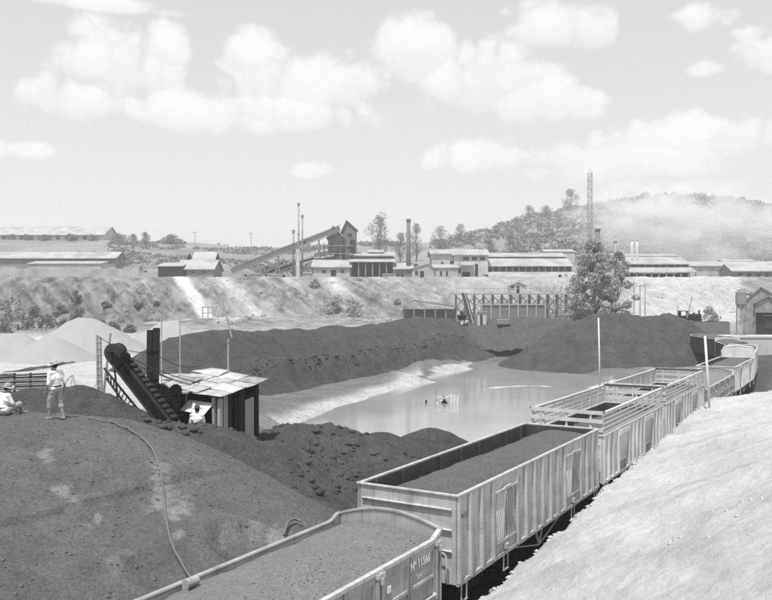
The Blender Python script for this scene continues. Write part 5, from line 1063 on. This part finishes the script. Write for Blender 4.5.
# yard clutter along the crest
DRL = ['first oil drum from the mill shed on the crest','second oil drum from the mill shed on the crest','third oil drum from the mill shed, before the timber pile','oil drum right of the first timber pile','oil drum left of the long timber pile','left of two drums by the conveyor legs','right of two drums by the conveyor legs','left of two drums at the mill corner','right of two drums at the mill corner','left of two drums beside the white wall panel','right of two drums beside the white wall panel','left of two drums at the right end of the trestle','right of two drums at the right end of the trestle']
dr0 = MB().tube([(0,0,0),(0,0,.9)],.32,12)
for k, px in enumerate((243,246,250,262,266,284,288,398,402,484,487,560,566)):
    o = dr0.build('drum','iron' if k%3 else 'steel'); o.location = (pX(px,200.3+.5*(k%3)),200.3+.5*(k%3),14.55); tag(o,DRL[k],'drum','drums along the crest')
for k, (px, w_, h_, lb) in enumerate(((255,3.0,1.3,'low pile of sawn timber at the conveyor foot'),(275,4.0,1.0,'long pile of timber below the inclined conveyor'),(307,2.2,1.6,'pile of timber just left of the gabled shed'),(388,2.6,1.2,'pile of timber at the foot of the dark mill'))):
    rt = tag(empty('timber_pile', (pX(px,200.6),200.6,14.5)), lb, 'timber pile')
    for i in range(4):
        for j in range(3-i//2): MB().box(-w_/2+random.uniform(-.2,.2),w_/2+random.uniform(-.2,.2),j*.4-.4,j*.4-.05,i*h_/4,(i+1)*h_/4-.04).build('beam','wood' if (i+j)%2 else 'wood_mid',rt)
# chimney
ch = tag(empty('brick_chimney', (pX(408.5,206),206,14)), 'thick dark brick chimney between mill and white house', 'chimney'); hh = pZ(219.5,206)-14
MB().tube([(0,0,0),(0,0,hh)],[.62,.5],16).build('shaft','brick',ch,True); MB().tube([(0,0,hh-.5),(0,0,hh+.1)],.62,16).build('rim','brick',ch); MB().box(-.9,.9,-.9,.9,0,1.8).build('plinth','brick',ch)
bld('small_shed','low grey shed left of the chimney foot',395,412,279,269,264,203,6,'mono','wallg','roof')
bld('gable_store','pale store with gable end facing the yard',412,434,279,269,264,201.5,8,'gy','wall','roof',over=.3,gyp=428,doors=[(420,424,271,279)],wins=[(415,418,271,275)])
bld('annex_house','pale annex with two windows beside the white house',434,458,279,268,265,202,6,'mono','wall','roof',wins=[(440,442,271,276),(446,448,271,276)],over=.3)
bld('white_house','two-storey white house with a low pale roof',432,458,278,254,250.5,209,12,'gx','wallw','roof',wins=[(441,443.5,262,266),(450,453,261,265)],over=.6)
bld('white_house_wing','wing of the white house with upper windows and veranda',454,488,278,255,250,208,12,'gx','wallw','roof',wins=[(463,469,257,260),(472,477,257,260),(480,485,257,260),(458,461,268,273)],doors=[(461,470,272,278),(475,478,264,278)],over=.6)
ve = tag(empty('veranda_roof', (pX(467,206),206,15)), 'small pale porch roof below the house wing', 'porch'); MB().hexa([(-1.6,-1.3,3.0),(1.8,-1.3,3.0),(1.8,1.6,3.9),(-1.6,1.6,3.9),(-1.6,-1.3,3.15),(1.8,-1.3,3.15),(1.8,1.6,4.05),(-1.6,1.6,4.05)]).build('roof_sheet','roof',ve)
for s in (-1.4,1.6): MB().box(s-.08,s+.08,-1.2,-1.04,-.5,2.99).build('post','steel',ve)
for (a, b, lb) in ((402,417,'short white wall panel at the crest below the chimney'),(454,478,'longer white wall panel at the crest below the house')):
    o = MB().box(pX(a,199.6),pX(b,199.6),199.5,199.8,13.6,pZ(278.5,199.6)).box(pX(a,199.6)-.1,pX(b,199.6)+.1,199.4,199.9,pZ(278.5,199.6)+.01,pZ(278.5,199.6)+.15).build('white_wall','white_paint'); tag(o, lb, 'wall')
# long centre shed: stepped roofs
def long_shed(name, label, a, b, Y_, rows, dark, posts, yb):
    cx = (pX(a,Y_)+pX(b,Y_))/2; root = tag(empty(name,(cx,Y_,13.5)), label, 'shed'); hw = (pX(b,Y_)-pX(a,Y_))/2
    yy = 0.0
    for i, (ylo, yhi, dp) in enumerate(rows):     # roof band: front edge row ylo, back edge row yhi
        zl, zh = pZ(ylo,Y_+yy)-13.5, pZ(yhi,Y_+yy+dp)-13.5
        MB().hexa([(-hw-.3,yy,zl),(hw+.3,yy,zl),(hw+.3,yy+dp,zh),(-hw-.3,yy+dp,zh),(-hw-.3,yy,zl+.18),(hw+.3,yy,zl+.18),(hw+.3,yy+dp,zh+.18),(-hw-.3,yy+dp,zh+.18)]).build('roof','roof',root)
        zn = 0 if i == 0 else pZ(rows[i-1][1],Y_+yy)-13.5-.4
        if i > 0:
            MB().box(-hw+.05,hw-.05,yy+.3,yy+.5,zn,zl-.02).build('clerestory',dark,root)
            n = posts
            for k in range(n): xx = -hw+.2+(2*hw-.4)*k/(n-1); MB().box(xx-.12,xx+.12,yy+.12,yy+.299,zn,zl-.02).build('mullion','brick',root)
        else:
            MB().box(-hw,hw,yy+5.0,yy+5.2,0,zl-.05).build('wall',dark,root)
            for k in range(posts): xx = -hw+.2+(2*hw-.4)*k/(posts-1); MB().box(xx-.14,xx+.14,yy+.15,yy+.43,0,zl-.02).build('post','wallg',root)
        yy += dp+.05
    return root
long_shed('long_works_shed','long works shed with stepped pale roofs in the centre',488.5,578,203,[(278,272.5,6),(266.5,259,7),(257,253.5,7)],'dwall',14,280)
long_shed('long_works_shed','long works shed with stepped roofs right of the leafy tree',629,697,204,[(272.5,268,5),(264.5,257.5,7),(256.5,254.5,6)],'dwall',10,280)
bld('works_annex','pale monitor roof over the right end of the centre shed',545,575,256,252,250,226,5,'mono','wallw','roof',over=.2)
bld('right_shed','long pale-roofed shed at the right end of the crest',733,800,278,271,264.5,206,9,'gx','wallg','roof',wins=[(738,742,273,277),(747,751,273,277),(756,760,273,277),(765,769,273,277)])
bld('back_shed','long low shed behind the right-hand shed',690,800,278,266,262,214,10,'gx','wall','roof')
bld('roof_monitor','narrow raised roof on the back shed',724,755,263,261.5,260,219,4,'mono','wallg','roof',over=.2)
o = MB().box(pX(500,200.5),pX(545,200.5),200.3,201.2,13.8,pZ(277.5,200.5)).build('loading_platform','wallw'); MB().box(pX(500,200.5)-.2,pX(545,200.5)+.2,200.1,201.4,pZ(277.5,200.5)+.004,pZ(277.5,200.5)+.16).build('platform_edge','steel',o); tag(o,'low pale loading platform in front of the long centre shed','platform')
# stacks on the right
st2 = tag(empty('lattice_stack', (pX(590,222),222,14)), 'tall pale lattice stack trailing smoke behind the leafy tree', 'stack'); hh = pZ(173,222)-14
for (sx_, sy_) in ((-.6,-.6),(.6,-.6),(.6,.6),(-.6,.6)): MB().bar((sx_*1.2,sy_*1.2,0),(sx_*.8,sy_*.8,hh),.09,.09).build('corner_leg','steel',st2)
m = MB()
for k in range(14):
    z0_, z1_ = hh*k/14, hh*(k+1)/14
    for (p, q_) in (((-.6,-.6),(.6,-.6)),((.6,-.6),(.6,.6)),((-.6,.6),(.6,.6)),((-.6,-.6),(-.6,.6))): m.bar((p[0],p[1],z0_),(q_[0],q_[1],z1_),.045,.045).bar((p[0],p[1],z1_),(q_[0],q_[1],z1_),.045,.045)
tag(m.build('bracing','steel',st2), kind='stuff'); MB().tube([(0,0,0),(0,0,hh+1)],.2,10).build('pipe','wall',st2,True)
for (px, y1_, Y_, r_, lb, mt) in ((597.5,230,210,.62,'short dark chimney rising just behind the tree top','brick'),(615.5,242,208,.35,'thin short pipe right of the tree top','steel'),(632,240,212,.3,'left one of two capped roof vents above the right shed','wallw'),(637,240,212,.3,'right one of two capped roof vents above the right shed','wallw')):
    rt = tag(empty('stack', (pX(px,Y_),Y_,15)), lb, 'chimney'); hh = pZ(y1_,Y_)-15; MB().tube([(0,0,0),(0,0,hh)],[r_*1.1,r_],14).build('shaft',mt,rt,True); MB().tube([(0,0,hh-.1),(0,0,hh+.35)],r_*1.3,14).build('cap',mt,rt)
# trestle
yt = 172.0; ts = tag(empty('timber_trestle', (pX(518,yt),yt,5)), 'long timber trestle with cross-braced bents below the centre shed', 'trestle'); Ot = ts.location.copy()
MB().box(pX(452,yt)-Ot.x,pX(582,yt)-Ot.x,-1.2,1.2,pZ(294.6,yt)-5,pZ(293.2,yt)-5).build('deck','wood',ts); MB().box(pX(452,yt)-Ot.x,pX(582,yt)-Ot.x,-1.25,-1.15,pZ(293.1,yt)-5,pZ(290.8,yt)-5-.2).build('kerb_rail','dwood',ts) if False else None
xs_ = [pX(456+9.2*k,yt)-Ot.x for k in range(14)]; zt_ = pZ(294.7,yt)-5; zb_ = -.8
for k, x in enumerate(xs_):
    for s in (-.95,.95): MB().bar((x,s*1.15,zb_),(x,s*.85,zt_),.3,.3).build('leg','wood_mid',ts)
    MB().box(x-.1,x+.1,-1.2,1.2,zt_-.25,zt_-.01).build('cap_beam','wood',ts)
    if k < 13:
        x2 = xs_[k+1]
        for (za, zb2) in ((zt_-.4,zt_*.5),(zt_*.5,.2)):
            MB().bar((x,-1.08,za),(x2,-1.08,zb2),.2,.2).build('brace','wood_mid',ts); MB().bar((x,-1.0,zb2),(x2,-1.0,za),.2,.2).build('brace','wood_mid',ts)
        MB().bar((x,-1.05,zt_*.5),(x2,-1.05,zt_*.5),.14,.16).build('girt','wood',ts)
    if k % 2 == 0: MB().box(x-.06,x+.06,-1.2,-1.08,zt_+.3,zt_+1.3).build('rail_post','wood',ts)
MB().box(xs_[0],xs_[-1],-1.2,-1.12,zt_+1.3,zt_+1.42).build('hand_rail','wood',ts)
bin_ = tag(empty('ore_bin', (pX(514,169),169,5)), 'dark ore bin with pale uprights under the trestle', 'bin'); bx0, bx1 = pX(482,169)-bin_.location.x, pX(545,169)-bin_.location.x; zt2 = pZ(304,169)-5
MB().box(bx0,bx1,0,2.0,-.6,zt2).build('bin_wall','brick',bin_); MB().box(bx0-.2,bx1+.2,-.2,.0-.005,zt2-.25,zt2).build('top_beam','wood',bin_)  # bin wall takes a greyer tone, distance haze put into its colour
for k in range(8): x = bx0+(bx1-bx0)*k/7; MB().box(x-.13,x+.13,-.3,-.21,-.6,zt2+.3).build('upright','wood',bin_)
bld('trestle_hut','tiny white hut on the trestle deck',510,526,297,286,282.5,174,2.6,'gy','wallw','roof',over=.3,gyp=518,doors=[(516.5,519.5,286,294)],wins=[(511,514,286,289)],cat='hut',sink=.5)
# jumble of frame beside trestle
fr = tag(empty('timber_scaffold', (pX(560,176),176,6)), 'pale cross-braced timber frame at the right end of the trestle', 'frame')
for k in range(5):
    x = -3+k*1.6; MB().bar((x,0,-1),(x,0,6.2),.2,.2).build('post','wood',fr)
    if k < 4:
        for z_ in (0.2,2.2,4.2): MB().bar((x,-.12,z_),(x+1.6,-.12,z_+1.9),.12,.12).build('brace','pole',fr); MB().bar((x,.12,z_+1.9),(x+1.6,.12,z_),.12,.12).build('brace','wood',fr)
# open shed at the foot
sh2 = tag(empty('open_shed', (pX(430,166),166,4.5)), 'low open shed with wide shallow roof behind the long dark ridge', 'shed'); hw = (pX(460,166)-pX(403,166))/2; ze = pZ(307.5,166)-4.5; zr = pZ(301,166)-4.5
pk = pX(413,166)-sh2.location.x
for s, xe in ((-1,-hw),(1,hw)): MB().hexa([(xe,-.5,ze),(pk,-.5,zr),(pk,5,zr),(xe,5,ze),(xe,-.5,ze+.3),(pk,-.5,zr+.3),(pk,5,zr+.3),(xe,5,ze+.3)]).build('roof','wallg' if s>0 else 'steel',sh2)
for k in range(6): x = -hw+.4+(2*hw-.8)*k/5; MB().box(x-.1,x+.1,0,.2,-1.0,ze+.0-.02).build('post','steel',sh2)
MB().box(-hw+.3,hw-.3,4.5,4.7,-1,ze-.35).build('back_wall','brick',sh2)
# hopper, inclined chute, boxes on the ridge end
hpz = h1(pX(462,150),150); hp_ = tag(empty('loading_hopper', (pX(462,150),150,hpz-.2)), 'dark hopper on thin legs at the end of the long ridge', 'hopper')
MB().hexa([(-.5,-.4,1.3),(.5,-.4,1.3),(.5,.4,1.3),(-.5,.4,1.3),(-.95,-.7,2.2),(.95,-.7,2.2),(.95,.7,2.2),(-.95,.7,2.2)]).build('bin','iron',hp_); MB().box(-.3,.3,-.3,.3,2.21,3.0).build('feed_box','dwall',hp_)
for (a, b) in ((-.4,-.3),(.4,-.3),(.4,.3),(-.4,.3)): MB().box(a-.08,a+.08,b-.08,b+.08,-.4,1.29).build('leg','iron',hp_)
o = MB().bar(pix(464,294,158),pix(473,326,150),.9,.5).build('chute','dwall'); MB().bar(pix(464,293.6,158)+Vector((0,-.6,.3)),pix(473,325.6,150)+Vector((0,-.6,.3)),.1,.2).build('chute_rail','wood',o); tag(o,'dark inclined chute from the trestle down past the hopper','chute')
kb = pix(482,333,147); kb.z = h1(kb.x,147); ks = tag(empty('white_booth', kb), 'small white booth with dark doorway below the chute', 'booth'); MB().box(-.8,.8,0,1.2,-.5,2.2).build('wall','wallw',ks); MB().box(-1,1,-.2,1.4,2.21,2.35).build('roof','roof',ks); MB().box(-.35,.1,-.03,-.005,-.3,1.8).build('doorway','dwall',ks)
kc = pix(503,338,146); kc.z = h1(kc.x,146); ks = tag(empty('tip_wagon', kc), 'little pale tip wagon right of the white booth', 'tip wagon'); MB().hexa([(-1.0,-.5,.6),(1.0,-.5,.6),(1.0,.5,.6),(-1.0,.5,.6),(-1.2,-.8,1.5),(1.2,-.8,1.5),(1.2,.8,1.5),(-1.2,.8,1.5)]).build('tub','wallw',ks)
for x in (-.6,.6): MB().tube([(x,-.45,.3),(x,-.35,.3)],.3,12).build('wheel','iron',ks)
MB().box(-1,1,-.35,.35,.45,.59).build('chassis','iron',ks)
# chute frame by the white spill
o = tag(empty('spill_frame', (pX(208,176),176,4)), 'small pale timber frame at the foot of the white spill', 'frame'); 
for x in (-1.2,0,1.2): MB().box(x-.1,x+.1,-.1,.1,-.5,3.6).build('post','wood',o)
MB().box(-1.4,1.4,-.14,-.101,3.2,3.5).build('cross_beam','wood',o); MB().box(-1.4,1.4,-.14,-.101,2.0,2.2).build('cross_beam','wood',o)
# right side: works building with cyclone
yb_ = 128.0; rb = tag(empty('corner_works', (pX(772,yb_),yb_,2.4), -.42), 'pale corrugated works building with two gables at the right edge', 'building'); cx = rb.location.x; E_ = lambda px: pX(px,yb_)-cx; Zz = lambda py: pZ(py,yb_)-2.4
MB().extr([(E_(745),0,-1.0),(E_(800),0,-1.0),(E_(800),0,Zz(296)),(E_(775),0,Zz(296)),(E_(762),0,Zz(287.5)),(E_(745),0,Zz(303))],(0,1.5,0),(0,9,0)).build('rear_wall','fcorr',rb)
MB().extr([(E_(756),0,-1.0),(E_(800),0,-1.0),(E_(800),0,Zz(312)),(E_(784),0,Zz(304)),(E_(769),0,Zz(297)),(E_(757),0,Zz(303))],(0,1.0,0),(0,1.49,0)).build('front_wall','fcorr',rb)
for (a, ya, b, yb2, d0, d1) in ((744.2,303.7,762,287,1.2,9.2),(762,287,780,298.5,1.2,9.2),(755,304,769,296.4,.6,1.6),(769,296.4,790,307,.6,1.6)):
    MB().hexa([(E_(a),d0,Zz(ya)),(E_(b),d0,Zz(yb2)),(E_(b),d1,Zz(yb2)),(E_(a),d1,Zz(ya)),(E_(a),d0,Zz(ya)+.16),(E_(b),d0,Zz(yb2)+.16),(E_(b),d1,Zz(yb2)+.16),(E_(a),d1,Zz(ya)+.16)]).build('roof','roof' if b>769 else 'steel',rb)
MB().box(E_(757.5),E_(800),.96,.995,-1.0,Zz(312.5)).build('door_shade_panel','dwall',rb); MB().box(E_(757),E_(800),.2,.95,Zz(312)-.1,Zz(312)+.1).build('canopy','steel',rb); MB().box(E_(766),E_(790),.90,.955,Zz(329),Zz(321)).build('window','glass',rb)  # flat dark panel stands in for the shade inside the open door
MB().box(E_(764),E_(790),.94,.958,Zz(316),Zz(315)).build('beam','steel',rb)
MB().bar((E_(733),.5,Zz(333)),(E_(746),.5,Zz(326)),.9,.15).build('ramp','roof',rb)
cyc = tag(empty('dust_cyclone', (pX(741,124),124,4)), 'dark round dust cyclone on legs left of the corner works', 'cyclone'); zc_ = lambda py: pZ(py,126)-4
MB().tube([(0,0,zc_(310)),(0,0,zc_(304)),(0,0,zc_(292.5)),(0,0,zc_(291)),(0,0,zc_(290))],[.12,.8,.8,.55,.5],18).build('drum','wallg',cyc); MB().tube([(.5,0,zc_(294)),(1.3,.1,zc_(293.4)),(2.0,.6,zc_(295))],.32,10).build('duct','steel',cyc,True)
for a in range(3): MB().bar((.7*math.cos(a*2.1),.7*math.sin(a*2.1),zc_(303)),(.8*math.cos(a*2.1),.8*math.sin(a*2.1),-1.5),.12,.12).build('leg','steel',cyc)
MB().box(-1.6,.6,-.6,.6,zc_(312.4),zc_(311.6)).build('platform','wood',cyc)
o = tag(empty('concrete_apron', (pX(757,118),118,2.6)), 'low white concrete apron in front of the corner works', 'apron'); zap = pZ(336.5,120)-2.6
MB().box(pX(722,118)-o.location.x,pX(805,118)-o.location.x,0,9,-2.0,zap).build('slab','wallw',o); MB().box(pX(722,118)-o.location.x-.1,pX(805,118)-o.location.x,-.12,-.005,zap-.12,zap+.1).build('edge','wallw',o)
# small locomotive
yl = 150; lz = pZ(321.5,yl); lo = tag(empty('steam_locomotive', (pX(690,yl),yl,lz)), 'small dark steam locomotive at the foot of the white embankment', 'locomotive')
MB().tube([(-.2,0,.95),(2.0,0,.95)],.48,14).build('boiler','iron',lo,True); MB().box(-2.2,2.3,-.55,.55,.35,.5).build('frame','iron',lo)
cb_ = MB().box(-2.0,-1.9,-.7,.7,.5,1.9).box(-.5,-.4,-.7,.7,.5,1.9).box(-1.89,-.51,-.7,-.62,.5,1.1).box(-1.89,-.51,.62,.7,.5,1.1).build('cab','iron',lo); MB().box(-2.1,-.3,-.8,.8,1.91,2.02).build('cab_roof','iron',cb_)
MB().tube([(1.7,0,1.4),(1.7,0,2.0),(1.7,0,2.1)],[.14,.16,.22],10).build('chimney','iron',lo); MB().tube([(.7,0,1.4),(.7,0,1.65)],.2,10).build('dome','iron',lo)
for x in (-1.4,-.3,.8,1.7):
    for s in (-.6,.6): MB().tube([(x,s-.05,.3),(x,s+.05,.3)],.3,14).build('wheel','iron',lo)
o = tag(empty('loco_siding', (pX(690,yl),yl,lz-.9)), 'low rubble platform carrying the small locomotive', 'platform'); MB().box(-4,7,-1.2,1.2,-2,.8).build('fill','brick',o); MB().box(-4,7,-.55,-.45,.801,.9).build('rail','iron',o); MB().box(-4,7,.45,.55,.801,.9).build('rail','iron',o)
for (px0, y0_, px1, y1_, lb) in ((677.5,321,677.5,306,'short dark post left of the small locomotive'),(687,318,692,297,'thin tilted boom above the small locomotive')):
    a = pix(px0,y0_,148); a.z = min(a.z, a.z); o = MB().tube([a, pix(px1,y1_,148)],.09,6).build('pole','wood'); tag(o, lb, 'pole')
# telegraph poles
for (px, y0_, y1_, Y_, lb) in ((251,262,232,300,'telegraph pole on the left skyline above the conveyor foot'),(195,256,231,300,'telegraph pole beside the small skyline tower'),(640,320,284,172,'thin pole before the white embankment, nearest the tree'),(645,320,283,174,'thin pole before the white embankment, second from the tree'),(634,318,281,176,'thin pole at the edge of the tree crown'),(319.5,322,305,170,'short pole on the terrace in front of the bushes')):
    a = pT(px,Y_); rt = tag(empty('telegraph_pole', a), lb, 'pole'); tp = pix(px,y1_,Y_)-a; MB().tube([(0,0,-.3), tp],[.16,.1],7).build('shaft','wood',rt); MB().box(tp.x-.9,tp.x+.9,-.08,.08,tp.z-.6,tp.z-.42).build('cross_arm','wood',rt)
tw = pT(155.5+40,420); 
# ------------------------------------------------------------------ smoke and haze
def volmat(name, build):
    m = bpy.data.materials.new(name); m.use_nodes = True; t = m.node_tree; t.nodes.clear(); o = N(t,'ShaderNodeOutputMaterial'); v = N(t,'ShaderNodeVolumePrincipled'); v.inputs['Color'].default_value = (.975,.975,.975,1); v.inputs['Anisotropy'].default_value = .0; t.links.new(v.outputs[0], o.inputs['Volume']); build(t, v); return m
def smoke_nodes(t, v):
    c = N(t,'ShaderNodeTexCoord'); n = N(t,'ShaderNodeTexNoise'); n.inputs['Scale'].default_value = 2.6; n.inputs['Detail'].default_value = 4; n.inputs['Roughness'].default_value = .55
    t.links.new(c.outputs['Object'], n.inputs[0]); ln = N(t,'ShaderNodeVectorMath', operation='LENGTH'); t.links.new(c.outputs['Object'], ln.inputs[0])
    fall = M_(t,'SUBTRACT',1.0, ln.outputs['Value']); d = M_(t,'MULTIPLY_ADD', n.outputs[0], 5.6, -2.75); d = M_(t,'ADD', d, M_(t,'MULTIPLY', fall, 1.1)); d = M_(t,'MULTIPLY', M_(t,'MAXIMUM', d, 0.0), M_(t,'MINIMUM', M_(t,'MULTIPLY', M_(t,'MAXIMUM',fall,0.0), 5.0), 1.0)); t.links.new(M_(t,'MULTIPLY', d, SMOKE_D), v.inputs['Density'])
SMOKE_D = .075
sm_ = volmat('smoke', smoke_nodes); MT['smoke'] = sm_
for (px, py, Y_, rx, ry, rz, lb) in ((702,232,256,34,24,18,'white smoke drifting over the works in front of the hill'),(636,218,268,27,16,14,'thinner smoke trailing from the lattice stack across the hill')):
    c = pix(px,py,Y_); bm_ = MB().ball((0,0,0),1,24,14); o = bm_.build('smoke', sm_); o.location = c; o.scale = (rx,ry,rz); tag(o, lb, 'smoke', kind='stuff')
hz = volmat('haze_air', lambda t, v: setattr(v.inputs['Density'],'default_value',HAZE)) if False else None
HAZE = .00055
hz = volmat('haze_air', lambda t, v: setattr(v.inputs['Density'],'default_value',HAZE))
o = MB().box(-1450,1450,-330,1450,-60,160).build('haze', hz); tag(o, 'pale haze in the air over the valley', 'haze', kind='stuff')
